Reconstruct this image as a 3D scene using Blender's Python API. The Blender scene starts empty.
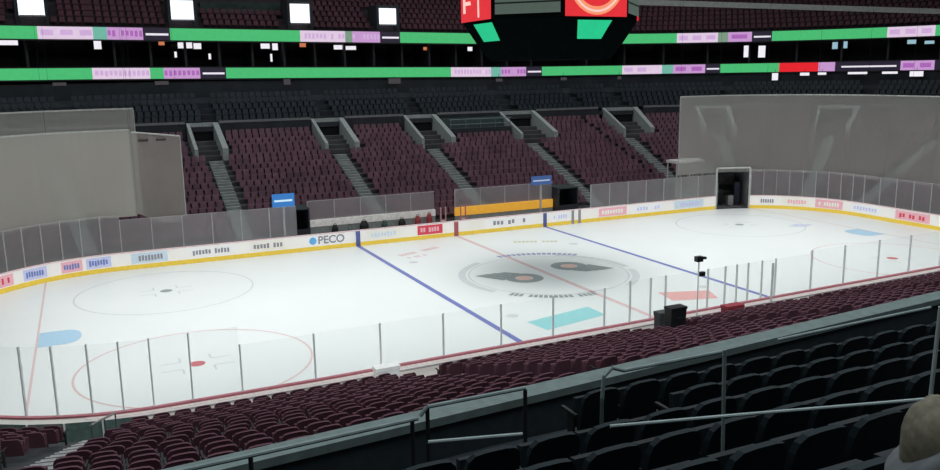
import bpy, bmesh, math, random
from mathutils import Vector, Matrix
random.seed(7)
sc = bpy.context.scene
col = sc.collection
R = math.radians
PI = math.pi

# ------------------------------------------------------------------ materials
MATS = {}
def lin(c):
    return tuple(((v/255)/12.92 if v/255 <= .04045 else ((v/255+.055)/1.055)**2.4) for v in c)
def mat(name, rgb, rough=.6, var=.12, scale=6.0, metal=0.0, emit=0.0, spec=.4):
    """Principled surface with a noise driven colour variation (rgb linear)."""
    if name in MATS: return MATS[name]
    m = bpy.data.materials.new(name); m.use_nodes = True
    nt = m.node_tree; b = nt.nodes['Principled BSDF']
    tc = nt.nodes.new('ShaderNodeTexCoord'); no = nt.nodes.new('ShaderNodeTexNoise')
    no.inputs['Scale'].default_value = scale; no.inputs['Detail'].default_value = 3
    ra = nt.nodes.new('ShaderNodeValToRGB')
    ra.color_ramp.elements[0].position = .3; ra.color_ramp.elements[1].position = .7
    ra.color_ramp.elements[0].color = tuple(v*(1-var) for v in rgb)+(1,)
    ra.color_ramp.elements[1].color = tuple(min(1, v*(1+var)) for v in rgb)+(1,)
    nt.links.new(tc.outputs['Object'], no.inputs['Vector'])
    nt.links.new(no.outputs['Fac'], ra.inputs['Fac'])
    nt.links.new(ra.outputs['Color'], b.inputs['Base Color'])
    b.inputs['Roughness'].default_value = rough; b.inputs['Metallic'].default_value = metal
    b.inputs['Specular IOR Level'].default_value = spec
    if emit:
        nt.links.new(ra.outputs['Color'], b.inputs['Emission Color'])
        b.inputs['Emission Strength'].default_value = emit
    MATS[name] = m
    return m
def glow(name, srgb, strength=1.0):
    if name in MATS: return MATS[name]
    c = lin(srgb)
    m = bpy.data.materials.new(name); m.use_nodes = True
    nt = m.node_tree; b = nt.nodes['Principled BSDF']
    b.inputs['Base Color'].default_value = (.01, .01, .01, 1); b.inputs['Roughness'].default_value = .7
    tc = nt.nodes.new('ShaderNodeTexCoord'); no = nt.nodes.new('ShaderNodeTexNoise'); no.inputs['Scale'].default_value = 3
    ra = nt.nodes.new('ShaderNodeValToRGB')
    ra.color_ramp.elements[0].color = tuple(v*.9 for v in c)+(1,); ra.color_ramp.elements[1].color = tuple(v*1.1 for v in c)+(1,)
    nt.links.new(tc.outputs['Object'], no.inputs['Vector']); nt.links.new(no.outputs['Fac'], ra.inputs['Fac'])
    nt.links.new(ra.outputs['Color'], b.inputs['Emission Color'])
    b.inputs['Emission Strength'].default_value = strength
    MATS[name] = m
    return m
def veil(name, rgb, amount, var=.1, scale=1.5, gloss=0.0):
    """Thin see-through sheet: mostly transparent, partly diffuse (glass haze, netting)."""
    if name in MATS: return MATS[name]
    m = bpy.data.materials.new(name); m.use_nodes = True
    nt = m.node_tree; nt.nodes.remove(nt.nodes['Principled BSDF'])
    out = nt.nodes['Material Output']
    tr = nt.nodes.new('ShaderNodeBsdfTransparent'); tr.inputs[0].default_value = (.985, .995, .99, 1)
    df = nt.nodes.new('ShaderNodeBsdfDiffuse'); df.inputs[0].default_value = rgb+(1,)
    tl = nt.nodes.new('ShaderNodeBsdfTranslucent'); tl.inputs[0].default_value = rgb+(1,)
    mx = nt.nodes.new('ShaderNodeMixShader'); mx.inputs[0].default_value = .5
    nt.links.new(df.outputs[0], mx.inputs[1]); nt.links.new(tl.outputs[0], mx.inputs[2])
    m2 = nt.nodes.new('ShaderNodeMixShader')
    tc = nt.nodes.new('ShaderNodeTexCoord'); no = nt.nodes.new('ShaderNodeTexNoise'); no.inputs['Scale'].default_value = scale
    mr = nt.nodes.new('ShaderNodeMapRange'); mr.inputs['To Min'].default_value = amount*(1-var); mr.inputs['To Max'].default_value = amount*(1+var)
    nt.links.new(tc.outputs['Object'], no.inputs['Vector']); nt.links.new(no.outputs['Fac'], mr.inputs['Value'])
    nt.links.new(mr.outputs['Result'], m2.inputs[0])
    nt.links.new(tr.outputs[0], m2.inputs[1]); nt.links.new(mx.outputs[0], m2.inputs[2])
    last = m2
    if gloss:
        gl = nt.nodes.new('ShaderNodeBsdfGlossy'); gl.inputs['Roughness'].default_value = .05
        m3 = nt.nodes.new('ShaderNodeMixShader'); m3.inputs[0].default_value = gloss
        nt.links.new(m2.outputs[0], m3.inputs[1]); nt.links.new(gl.outputs[0], m3.inputs[2]); last = m3
    nt.links.new(last.outputs[0], out.inputs[0])
    MATS[name] = m
    return m

# ------------------------------------------------------------------ mesh helpers
class MB:
    def __init__(s): s.v = []; s.f = []
    def poly(s, pts):
        b = len(s.v); s.v += [tuple(p) for p in pts]; s.f.append(tuple(range(b, b+len(pts))))
    def add(s, vs, fs):
        b = len(s.v); s.v += [tuple(p) for p in vs]; s.f += [tuple(b+i for i in f) for f in fs]
    def hexa(s, p):      # 8 points: bottom 0-3 ccw, top 4-7 ccw
        s.add(p, [(3, 2, 1, 0), (4, 5, 6, 7), (0, 1, 5, 4), (1, 2, 6, 5), (2, 3, 7, 6), (3, 0, 4, 7)])
    def box(s, x0, x1, y0, y1, z0, z1):
        s.hexa([(x0, y0, z0), (x1, y0, z0), (x1, y1, z0), (x0, y1, z0), (x0, y0, z1), (x1, y0, z1), (x1, y1, z1), (x0, y1, z1)])
    def obox(s, c, ax, ay, hx, hy, z0, z1):
        """box around c (x,y) with horizontal unit axes ax, ay"""
        P = []
        for z in (z0, z1):
            for a, b in ((-1, -1), (1, -1), (1, 1), (-1, 1)):
                P.append((c[0]+ax[0]*hx*a+ay[0]*hy*b, c[1]+ax[1]*hx*a+ay[1]*hy*b, z))
        s.hexa(P)
    def bar(s, a, b, r, n=6):
        a = Vector(a); b = Vector(b); d = (b-a).normalized()
        u = d.orthogonal().normalized(); w = d.cross(u)
        vs = []
        for c in (a, b):
            for k in range(n):
                t = 2*PI*k/n; vs.append(c+u*r*math.cos(t)+w*r*math.sin(t))
        fs = [(k, (k+1) % n, n+(k+1) % n, n+k) for k in range(n)]+[tuple(range(n-1, -1, -1)), tuple(range(n, 2*n))]
        s.add(vs, fs)
    def pipe(s, pts, r, n=6):
        for a, b in zip(pts, pts[1:]): s.bar(a, b, r, n)
    def lathe(s, c, prof, n=12):
        vs = []
        for r, z in prof:
            for k in range(n):
                t = 2*PI*k/n; vs.append((c[0]+r*math.cos(t), c[1]+r*math.sin(t), c[2]+z))
        fs = []
        for j in range(len(prof)-1):
            for k in range(n):
                fs.append((j*n+k, j*n+(k+1) % n, (j+1)*n+(k+1) % n, (j+1)*n+k))
        fs += [tuple(range(n-1, -1, -1)), tuple((len(prof)-1)*n+k for k in range(n))]
        s.add(vs, fs)
    def build(s, name, m, parent=None, smooth=False):
        me = bpy.data.meshes.new(name); me.from_pydata(s.v, [], s.f); me.update()
        if m: me.materials.append(m)
        if smooth:
            for p in me.polygons: p.use_smooth = True
        o = bpy.data.objects.new(name, me); col.objects.link(o)
        if parent is not None:
            o.parent = parent
            if parent.type == 'EMPTY' and parent.matrix_basis != Matrix.Identity(4):
                o.matrix_parent_inverse = parent.matrix_basis.inverted()
        return o
def empty(name, loc=(0, 0, 0)):
    o = bpy.data.objects.new(name, None); o.empty_display_size = .2
    o.location = loc; col.objects.link(o)
    return o
def tag(o, label=None, cat=None, group=None, kind=None):
    if label: o['label'] = label
    if cat: o['category'] = cat
    if group: o['group'] = group
    if kind: o['kind'] = kind
    return o
def structure(o, label=None): return tag(o, label, None, None, 'structure')
ONES = 'zeroth first second third fourth fifth sixth seventh eighth ninth tenth eleventh twelfth thirteenth fourteenth fifteenth sixteenth seventeenth eighteenth nineteenth'.split()
TENS = {2: 'twent', 3: 'thirt', 4: 'fort', 5: 'fift', 6: 'sixt', 7: 'sevent'}
def nth(n):
    if n < 20: return ONES[n]
    t, u = divmod(n, 10)
    return TENS[t]+('ieth' if u == 0 else 'y-'+ONES[u])

# ------------------------------------------------------------------ rink geometry
HX, HY, CR = 21.95, 4.45, 8.5          # straight half lengths, corner radius
QC = CR*PI/2
SKEW = .034
def P(u, off, side=1):
    """point at rink coordinate u (0 = centre line), off metres outside the boards; side -1 mirrors to the near side"""
    sg = 1 if u >= 0 else -1; a = abs(u)
    if a <= HX: x, y = a, HY+CR+off; tx, ty = 1, 0
    elif a <= HX+QC:
        ph = (a-HX)/CR; x = HX+(CR+off)*math.sin(ph); y = HY+(CR+off)*math.cos(ph); tx, ty = math.cos(ph), -math.sin(ph)
    else:
        x = HX+CR+off; y = HY-(a-HX-QC); tx, ty = 0, -1
    nx, ny = -ty, tx
    if side < 0:       # the near side of the building stands a little askew to the ice
        kx = SKEW if sg*x > -17 else 0
        t = Vector((tx, -sg*ty+kx*tx, 0)).normalized()
        return Vector((sg*x, -y+SKEW*(max(sg*x, -17)+8), 0)), t, Vector((t.y, -t.x, 0))
    return Vector((sg*x, y, 0)), Vector((tx, sg*ty, 0)), Vector((sg*nx, ny, 0))
def pt(u, off, z, side=1):
    p = P(u, off, side)[0]; return (p.x, p.y, z)
def urange(u0, u1, step=1.2):
    """samples of u from u0 to u1, finer round the corners"""
    out = [u0]; u = u0
    while u < u1-1e-6:
        st = .45 if HX-.3 < abs(u+.01) < HX+QC+.3 else step*2
        n = u+st
        for b in (-HX-QC, -HX, HX, HX+QC):
            if u < b-1e-6 < n: n = b
        u = min(u1, n); out.append(u)
    return out
def sweep(mb, us, prof, side=1, close=False):
    """sweep an (off,z) profile along u; prof as polyline (closed if close)"""
    n = len(prof); b = len(mb.v)
    for u in us:
        for off, z in prof: mb.v.append(pt(u, off, z, side))
    m = n if close else n-1
    for i in range(len(us)-1):
        for k in range(m):
            q = (b+i*n+k, b+i*n+(k+1) % n, b+(i+1)*n+(k+1) % n, b+(i+1)*n+k)
            mb.f.append(q)
    if close:
        mb.f.append(tuple(b+k for k in range(n))); mb.f.append(tuple(b+(len(us)-1)*n+k for k in range(n-1, -1, -1)))

# ------------------------------------------------------------------ colours
ICE = mat('ice', (.83, .86, .85), rough=.35, var=.02, scale=.15, spec=.25)
WHITE = mat('board_white', (.84, .82, .78), rough=.4, var=.05, emit=.36)  # emission lifts the white boards as if better lit
YELLOW = mat('kick_yellow', (.84, .60, .07), rough=.4, var=.08, emit=.30)  # kick plate brightened by some emission; it is no lamp
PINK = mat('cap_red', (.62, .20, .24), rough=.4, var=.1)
PALE_CAP = mat('cap_pale', (.80, .62, .64), rough=.4, var=.1, emit=.15)  # slight emission keeps the far cap rail bright
CONC = mat('dark_concrete', (.085, .083, .09), rough=.9, var=.25, scale=.8)
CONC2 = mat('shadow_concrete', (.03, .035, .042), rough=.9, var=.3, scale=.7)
STEP = mat('step_concrete', (.27, .29, .29), rough=.9, var=.2, scale=2)
GREYW = mat('grey_paint', (.36, .39, .39), rough=.7, var=.15)
MAROON = mat('seat_maroon', (.175, .075, .098), rough=.75, var=.18, scale=1.3, spec=.12)
MAROON_F = mat('seat_maroon_far', (.17, .085, .115), rough=.6, var=.3, scale=.9, spec=.3)  # colour greyed to imitate haze over the far seats
MAROON_D = mat('seat_maroon_dim', (.075, .018, .032), rough=.6, var=.3, scale=.9)  # maroon darkened to stand for the dim light in the upper stand
SEAT_SHADE_N = mat('seat_shade_near', (.009, .0168, .0215), rough=.6, var=.3, scale=1.0, spec=.25)  # near-black colour imitates the shade over the foreground seats
SEAT_SHADE = mat('seat_shade', (.017, .026, .035), rough=.55, var=.3, scale=1.0)  # club seats darkened in colour to look unlit
BLACK = mat('black_metal', (.012, .013, .014), rough=.5, var=.2)
DARK = mat('dark_void', (.006, .008, .01), rough=.9, var=.2)  # near-black colour doubles as painted shade inside openings
STEEL = mat('rail_steel', (.20, .24, .245), rough=.4, var=.15, metal=.4)
POST = mat('post_aluminium', (.88, .90, .90), rough=.5, var=.05, emit=.06)  # faint emission stands in for light on the posts' unlit side
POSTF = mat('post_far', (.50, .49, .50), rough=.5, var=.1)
GLASS = veil('clear_glass', (.8, .85, .84), .05, gloss=.01)
GLASSF = veil('hazy_glass', (.88, .84, .86), .34, gloss=.01)
NETM = veil('netting_white', (.86, .82, .74), .56, var=.08, scale=.25)
NETR = veil('netting_grey', (.78, .75, .71), .50, var=.10, scale=.2)
INK = mat('ink_black', (.03, .03, .035), rough=.5, var=.2)
BLUEL = mat('line_blue', (.17, .20, .50), rough=.45, var=.1)
REDL = mat('line_red', (.60, .16, .18), rough=.45, var=.1)
REDS = mat('line_red_soft', (.74, .54, .54), rough=.45, var=.1)
GREYL = mat('ice_grey', (.30, .34, .34), rough=.5, var=.1)
GREYP = mat('ice_pale_grey', (.66, .68, .69), rough=.5, var=.1)

# ------------------------------------------------------------------ ice and its markings
mb = MB()
ring = [pt(u, -.02, 0) for u in urange(-HX-QC-HY, HX+QC+HY, .6)]
ring += [pt(u, .0, 0, -1) for u in reversed(urange(-HX-QC-HY, HX+QC+HY, .6)[1:-1])]
mb.poly(list(reversed(ring)))
ice = structure(mb.build('floor', ICE), 'white ice sheet of the hockey rink')
ZI = [.006]
def icemark(mb, name, m, label=None):
    o = mb.build(name, m, ice)
    if label: o['label'] = label
    return o
def strip(x0, x1, y0, y1, name, m, z=.006, label=None):
    k = MB(); k.poly([(x0, y0, z), (x1, y0, z), (x1, y1, z), (x0, y1, z)]); return icemark(k, name, m, label)
def ringmark(cx, cy, r, w, name, m, z=.006, a0=0, a1=360, label=None):
    k = MB(); n = max(6, int(abs(a1-a0)/5)); k.v = []
    for i in range(n+1):
        t = R(a0+(a1-a0)*i/n)
        for rr in (r-w/2, r+w/2): k.v.append((cx+rr*math.cos(t), cy+rr*math.sin(t), z))
    k.f = [(2*i, 2*i+1, 2*i+3, 2*i+2) for i in range(n)]
    return icemark(k, name, m, label)
def disc(cx, cy, r, name, m, z=.007):
    k = MB(); k.poly([(cx+r*math.cos(2*PI*i/28), cy+r*math.sin(2*PI*i/28), z) for i in range(28)]); return icemark(k, name, m)
BX, GX = 7.25, 26.15
strip(-BX-.15, -BX+.15, -12.9, 12.9, 'blue_line', BLUEL)
strip(BX-.15, BX+.15, -12.9, 12.9, 'blue_line', BLUEL)
strip(-.15, .15, -12.9, 12.9, 'centre_line', REDS)
for sx in (-1, 1):
    strip(sx*GX-.045, sx*GX+.045, -12.1, 12.1, 'goal_line', REDS)
    k = MB(); pts = []
    for i in range(17):
        t = R(-90+180*i/16); pts.append((sx*(GX-.05-1.75*max(0, math.cos(t))**.3), 1.15*math.sin(t), .008))
    k.poly(pts if sx < 0 else pts[::-1])
    icemark(k, 'goal_crease', mat('crease_blue', (.42, .62, .78), rough=.5, var=.05), 'light blue goal crease')
    for sy in (-1, 1):
        ringmark(sx*20.13, sy*6.5, 4.57, .09, 'faceoff_circle', REDS if sy < 0 else GREYP)
        disc(sx*20.13, sy*6.5, .32, 'faceoff_dot', REDL if sy < 0 else GREYL)
        for a in (-1, 1):
            for b in (-1, 1):
                cx, cy = sx*20.13+a*.6, sy*6.5+b*.45
                strip(min(cx, cx+a*.8), max(cx, cx+a*.8), cy-.04, cy+.04, 'faceoff_mark', GREYP)
                strip(cx-.04, cx+.04, min(cy, cy+b*.6), max(cy, cy+b*.6), 'faceoff_mark', GREYP)
        disc(sx*5.75, sy*6.5, .3, 'faceoff_dot', GREYP)
ringmark(0, 0, 4.55, .10, 'centre_circle', GREYP)
# lettering that follows the centre circle (too small to read): short dark blocks
def arc_text(a0, a1, r, h, name, m, n):
    k = MB()
    rnd = random.Random(int(a0)+n)
    for i in range(n):
        if rnd.random() < .14: continue
        t0 = R(a0+(a1-a0)*(i+.12)/n); t1 = R(a0+(a1-a0)*(i+.86)/n)
        k.poly([(rr*math.cos(t), rr*math.sin(t), .008) for rr, t in ((r-h/2, t0), (r+h/2, t0), (r+h/2, t1), (r-h/2, t1))][::-1])
    icemark(k, name, m)
arc_text(96, 40, 5.35, .55, 'ring_lettering', mat('lav_ink', (.36, .36, .55), var=.1), 16)
arc_text(216, 276, 4.95, .5, 'ring_lettering', GREYL, 20)
for a0, a1 in ((118, 205), (-8, 55), (300, 345)):
    ringmark(0, 0, 4.95, .42, 'ring_band', GREYP, .0065, a0, a1)
# the two winged letter emblems either side of the centre line
def emblem(cx, cy, tx, ty):
    """ring-shaped bowl at (cx,cy) and swept feathers reaching to (tx,ty)"""
    d = Vector((tx-cx, ty-cy)); L = d.length; d.normalize(); w = Vector((-d.y, d.x))
    def T(a, b, z): q = Vector((cx, cy))+d*a+w*b; return (q.x, q.y, z)
    k = MB(); n = 26
    vs = []
    for i in range(n):
        t = 2*PI*i/n
        vs += [T(.50*math.cos(t), .50*math.sin(t), .009), T(1.1*math.cos(t), 1.05*math.sin(t), .009)]
    k.add(vs, [(2*i, 2*((i+1) % n), 2*((i+1) % n)+1, 2*i+1) for i in range(n)])
    icemark(k, 'centre_emblem', GREYL, 'dark winged letter emblem with an orange dot')
    for j, (b0, b1, e_) in enumerate(((1.0, .56, L*.95), (.52, .10, L*.88), (.05, -.36, L*.78), (-.42, -.86, L*.66))):
        k = MB(); k.poly([T(.75, b0, .0095), T(.75, b1, .0095), T(e_-.22, b1*.85+.05, .0095), T(e_, b0*.85+.05, .0095)][::1])
        icemark(k, 'emblem_feather', GREYL)
    dd = MB(); dd.poly([T(.46*math.cos(2*PI*i/20), .46*math.sin(2*PI*i/20), .010) for i in range(20)])
    icemark(dd, 'emblem_dot', mat('dot_orange', (.80, .54, .47), var=.1))
emblem(-1.7, -.25, -3.3, 2.1)
emblem(2.05, 1.08, 3.35, -1.2)
def quad(pts, name, m, label=None):
    k = MB(); k.poly([(x, y, .007) for x, y in pts]); icemark(k, name, m, label)
TEAL = mat('advert_teal', (.32, .68, .70), rough=.5, var=.08)
quad([(-5.6, -7.7), (-5.4, -9.2), (-1.75, -8.4), (-1.75, -6.85)], 'ice_advert', TEAL, 'teal advert painted on the ice')
quad([(2.9, -6.3), (2.6, -7.9), (4.9, -8.6), (5.5, -7.2)], 'ice_advert', mat('advert_red', (.80, .42, .40), rough=.5, var=.08), 'red advert painted on the ice')
def line_text(x0, y0, x1, y1, h, m, n, seed):
    k = MB(); rnd = random.Random(seed); d = Vector((x1-x0, y1-y0)); w = Vector((-d.y, d.x)).normalized()*h
    for i in range(n):
        if rnd.random() < .12: continue
        a = Vector((x0, y0))+d*((i+.1)/n); b = Vector((x0, y0))+d*((i+.85)/n)
        k.poly([(q.x, q.y, .008) for q in (a, b, b+w, a+w)])
    icemark(k, 'ice_lettering', m)
PALERED = mat('pale_red', (.74, .56, .55), var=.1)
line_text(-5.8, 8.4, -2.6, 9.7, .5, PALERED, 12, 3); line_text(-5.6, 7.6, -4.2, 7.9, .4, PALERED, 6, 4)
line_text(2.4, 8.8, 5.4, 7.4, .5, mat('pale_olive', (.62, .62, .42), var=.1), 12, 5)
quad([(22.6, 4.2), (23.6, 3.5), (24.8, 3.9), (23.8, 4.7)], 'ice_advert', mat('pale_blue_ad', (.62, .66, .78), var=.1), 'faint bluish mark on the ice')

# ------------------------------------------------------------------ dasher boards
def boards(name, u0, u1, side, label, capm, adverts=(), marks=(), dz=0.0):
    e = empty(name, pt((u0+u1)/2, .06, 0, side))
    us = urange(u0, u1)
    b = MB(); sweep(b, us, [(0, .27), (.1, .27), (.1, 1.02+dz), (0, 1.02+dz)], side, True); b.build('board_panel', WHITE, e)
    b = MB(); sweep(b, us, [(-.012, 0), (.11, 0), (.11, .268), (-.012, .268)], side, True); b.build('kick_plate', YELLOW, e)
    b = MB(); sweep(b, us, [(-.03, 1.022+dz), (.13, 1.022+dz), (.13, 1.09+dz), (-.03, 1.09+dz)], side, True); b.build('cap_rail', capm, e)
    for a0, a1, m, text, tm in adverts:
        b = MB(); sweep(b, urange(a0, a1, .6), [(-.014, .32), (-.014, .97)], side); ad = b.build('advert_panel', m, e)
        if text:
            lettering(ad, a0, a1, text, tm, side)
    for a0, a1, m in marks:
        b = MB(); sweep(b, [a0, a1], [(-.022, 0), (-.022, 1.02)], side); b.build('line_mark', m, e)
    return tag(e, label, 'boards', 'dasher boards round the rink')
def lettering(parent, a0, a1, text, m, side):
    """text: real word -> font mesh; '#n' -> n unreadable letter blocks"""
    if text.startswith('#'):
        n = int(text[1:]); k = MB(); rnd = random.Random(int(abs(a0)*10)+n)
        c0, c1 = a0+(a1-a0)*.12, a1-(a1-a0)*.12
        for i in range(n):
            if rnd.random() < .1: continue
            s0 = c0+(c1-c0)*i/n; s1 = c0+(c1-c0)*(i+.72)/n; z0 = .46+rnd.random()*.06; z1 = .76+rnd.random()*.06
            sweep(k, [s0, s1], [(-.02, z0), (-.02, z1)], side)
        k.build('lettering', m, parent)
    else:
        cu = bpy.data.curves.new('lettering', 'FONT'); cu.body = text; cu.size = .72; cu.align_x = 'CENTER'; cu.align_y = 'CENTER'; cu.offset = .02
        t = bpy.data.objects.new('lettering_source', cu); col.objects.link(t)
        bpy.context.view_layer.update()
        me = bpy.data.meshes.new_from_object(t.evaluated_get(bpy.context.evaluated_depsgraph_get()))
        bpy.data.objects.remove(t)
        me.materials.clear(); me.materials.append(m)
        o = bpy.data.objects.new('lettering', me); col.objects.link(o)
        p, tn, nn = P((a0+a1)/2+.25, -.03, side)
        M = Matrix.Translation((p.x, p.y, .64)) @ Matrix.Rotation(math.atan2(tn.y, tn.x), 4, 'Z') @ Matrix.Rotation(PI/2, 4, 'X')
        o.matrix_basis = M
        o.parent = parent
        k = MB(); k.poly([(a0+.36+.25*math.cos(2*PI*i/18), HY+CR-.022, .645+.25*math.sin(2*PI*i/18)) for i in range(18)]); k.build('blue_dot', ad('dotblue', (.12, .40, .72)), parent)
def ad(name, c): return mat('ad_'+name, c, rough=.45, var=.05, emit=.36)  # advert colours glow a little in place of light on the boards
A_BLUE, A_LAV, A_PINK, A_SKY = ad('blue', (.14, .2, .45)), ad('lav', (.52, .55, .78)), ad('pink', (.78, .42, .48)), ad('sky', (.55, .65, .74))
A_CREAM, A_RED, A_GREYT, A_WHITE = ad('cream', (.78, .76, .70)), ad('red', (.62, .06, .09)), ad('grey', (.25, .25, .28)), ad('white', (.82, .82, .82))
GATE0, GATE1 = HX+CR*R(10), HX+CR*R(29)
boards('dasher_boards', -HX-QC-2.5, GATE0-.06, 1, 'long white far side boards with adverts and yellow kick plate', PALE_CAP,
       adverts=[(-29.9, -28.2, A_PINK, '#7', A_RED), (-27.6, -26.2, A_LAV, '#7', A_BLUE), (-25.4, -24.2, A_PINK, '#6', A_BLUE), (-24.0, -22.6, A_LAV, '#7', A_BLUE),
                (-21.5, -19.4, A_SKY, '#9', A_GREYT), (-18.3, -15.3, A_WHITE, '#12', A_GREYT), (-14.5, -12.0, A_CREAM, '#9', A_GREYT),
                (-10.7, -8.0, A_WHITE, 'PECO', A_GREYT), (-6.6, -4.2, A_CREAM, '#8', A_SKY), (-2.95, -1.05, A_RED, '#7', A_PINK), (.9, 2.2, A_CREAM, None, None),
                (2.5, 6.1, A_WHITE, '#9', A_GREYT), (7.8, 9.4, A_WHITE, '#6', A_LAV), (12.0, 14.6, A_PINK, '#8', A_CREAM), (15.2, 18.2, A_WHITE, '#8', A_LAV), (19.2, 22.2, A_SKY, '#8', A_LAV)],
       marks=[(-BX-.16, -BX+.16, BLUEL), (-.17, .17, REDL), (BX-.16, BX+.16, BLUEL), (9.55, 9.8, A_GREYT), (10.15, 10.4, A_GREYT)])
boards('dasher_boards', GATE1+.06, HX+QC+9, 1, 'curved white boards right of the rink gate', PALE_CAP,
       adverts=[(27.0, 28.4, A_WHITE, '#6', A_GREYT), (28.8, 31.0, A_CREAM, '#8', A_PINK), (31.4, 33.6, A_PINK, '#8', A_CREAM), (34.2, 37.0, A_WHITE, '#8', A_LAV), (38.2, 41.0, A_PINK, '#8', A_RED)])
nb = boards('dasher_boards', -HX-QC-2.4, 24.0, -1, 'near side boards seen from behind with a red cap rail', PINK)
k = MB(); sweep(k, urange(-24.2, 24.0), [(.132, .90), (.36, .90), (.36, .97), (.132, .97)], -1, True); k.build('added_shelf', mat('shelf_pale', (.80, .72, .70), var=.08), nb)  # added shelf, level and pale to catch the ice light
# ------------------------------------------------------------------ glass round the boards
def glass_panel(u0, u1, off, z0, z1, side, gm, pm, label, group, pw=.022):
    e = empty('rink_glass', pt(u0, off, z0, side))
    k = MB(); sweep(k, [u0+pw+.004, u1-pw-.004], [(off, z0), (off, z1)], side); k.build('pane', gm, e)
    p, t, n = P(u0, off, side)
    k = MB(); k.obox(p, t, n, pw, .04, z0, z1+.02); k.build('post', pm, e)
    if side < 0: return tag(e, label, 'glass panel', group)
    k = MB(); sweep(k, [u0+pw+.004, u1-pw-.004], [(off-.012, z1), (off+.012, z1), (off+.012, z1+.018), (off-.012, z1+.018)], side, True); k.build('top_edge', pm, e)
    return tag(e, label, 'glass panel', group)
# far side: boards to the benches, then past the benches to the gate, then round the right corner
n = 0
def far_run(us, off, z0, z1, where):
    global n
    for i, (a, b) in enumerate(zip(us, us[1:])):
        glass_panel(a, b, off, z0, z1, 1, GLASSF, POSTF, f'{nth(i+1)} hazy glass panel {where}', 'glass panels along the far boards')
def split(a, b, step):
    m = max(1, round((b-a)/step)); return [a+(b-a)*i/m for i in range(m+1)]
far_run(split(-35.0, -HX, 1.1), .05, 1.092, 3.35, 'of the left corner boards')
far_run(split(-HX, -11.3, 1.78), .05, 1.092, 3.05, 'of the far boards left of the benches')
far_run(split(11.3, GATE0-.1, 1.8), .05, 1.092, 2.85, 'of the far boards between benches and gate')
far_run(split(GATE1+.1, HX+QC, 1.0), .05, 1.092, 3.2, 'round the corner beyond the gate')
far_run(split(HX+QC, HX+QC+7, 1.4), .05, 1.092, 3.2, 'of the right end boards')
# near side glass, posts where the photo shows them
NEARX = [-25.9, -25.0, -24.0, -23.1, -22.2, -21.0, -19.4, -16.9, -14.5, -12.05, -9.65, -7.35, -4.95, -3.7, -2.67, -1.9, .35, 1.3, 1.95, 2.6, 3.4, 4.2, 6.4, 8.5, 10.8, 13.0, 15.3, 17.6, 19.9]
def u_of_x(x):     # near boards: u whose point has this x
    if abs(x) <= HX: return x
    return math.copysign(HX+CR*math.asin(min(1, (abs(x)-HX)/(CR+.05))), x)
ns = [u_of_x(x+(x+23.5)*SKEW*(max(x, -17)+8)/27.3) for x in NEARX]
ns = [-29.0, -27.8]+ns
for i, (a, b) in enumerate(zip(ns, ns[1:])):
    x = NEARX[max(0, i-2)]
    top = 3.35 if x < -20.5 else 2.72 if x < -4 else 2.85 if x < 4.5 else 2.98
    glass_panel(a, b, .05, 1.092, top, -1, GLASS, POST, f'{nth(i+1)} clear glass panel along the near boards, counted from the left', 'glass panels along the near boards', .024)

# ------------------------------------------------------------------ far stand: terraces, seats, aisles
S, OFF0, Z0 = .38, 1.5, .35
def bz(off): return Z0+S*(off-OFF0)
ROWP = .86; FR = 3.2; NR = 18
def floor_z(i): return bz(FR+ROWP*i)+0.0
prof = [(.2, 0.0), (FR-.25, 0.0)]
for i in range(NR):
    o0 = FR-.25+ROWP*i
    prof += [(o0, floor_z(i)-.35), (o0+ROWP, floor_z(i)-.35)]
TOPO = FR-.25+ROWP*NR
US = urange(-41, 52)
mb = MB(); sweep(mb, US, prof)
structure(mb.build('floor_far_stand', CONC), 'stepped concrete of the far lower stand')
AISLES = [-23.3, -14.2, -4.25, 4.1, 13.9, 22.95, 26.45, 30.25, 33.7, 40.5]
VOMS = [(-14.45, 1.1), (-3.9, 1.3), (4.8, 1.45), (14.9, 1.8), (23.4, .55), (26.45, .5), (30.25, .55)]
VOFF = 14.3
def seat_ok(u, off, scale):
    for a in AISLES:
        if abs(u-a)*scale < .84: return False
    for c, w in VOMS:
        if off > VOFF-.4 and abs(u-c)*scale < w*scale+.62: return False
    if GATE0-.15 < u < GATE1+.15 and off < 6.2: return False
    if off < FR+1.6 and (-11.6 < u < -9.8 or 9.2 < u < 11.5 or u > 20 and u < 23.5): return False
    if 6.4 < u < 12.9 and off > 15.9: return False
    return True
def far_seat(mb, u, off, z, side=1, w=.23):
    p, t, n = P(u, off, side)
    c = Vector((p.x, p.y, 0))
    def q(a, b, h): v = c+t*a+n*b; return (v.x, v.y, z+h)
    # back, seat facing the ice (towards -n); tapered back and pan with front edge
    mb.add([q(-w, .10, .36), q(w, .10, .36), q(w, .18, .36), q(-w, .18, .36), q(-w*.86, .19, .84), q(w*.86, .19, .84), q(w*.86, .25, .84), q(-w*.86, .25, .84)],
           [(4, 5, 6, 7), (0, 1, 5, 4), (1, 2, 6, 5), (2, 3, 7, 6), (3, 0, 4, 7)])
    mb.add([q(-w, -.22, .36), q(w, -.22, .36), q(w, .12, .33), q(-w, .12, .33), q(-w, -.22, .44), q(w, -.22, .44), q(w, .12, .41), q(-w, .12, .41)],
           [(4, 5, 6, 7), (0, 1, 5, 4), (1, 2, 6, 5), (3, 0, 4, 7)])
far = MB(); nseat = 0
for i in range(NR):
    off = FR+.12+ROWP*i; z = floor_z(i)-.35
    u = -36.0
    while u < 46:
        scale = (CR+off)/CR if HX < abs(u) < HX+QC else 1
        if seat_ok(u, off, scale): far_seat(far, u, off+.1, z); nseat += 1
        u += .55/scale
o = far.build('far_stadium_seats', MAROON_F); tag(o, 'rows of maroon seats in the far lower stand', 'seats', None, 'stuff')

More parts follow.
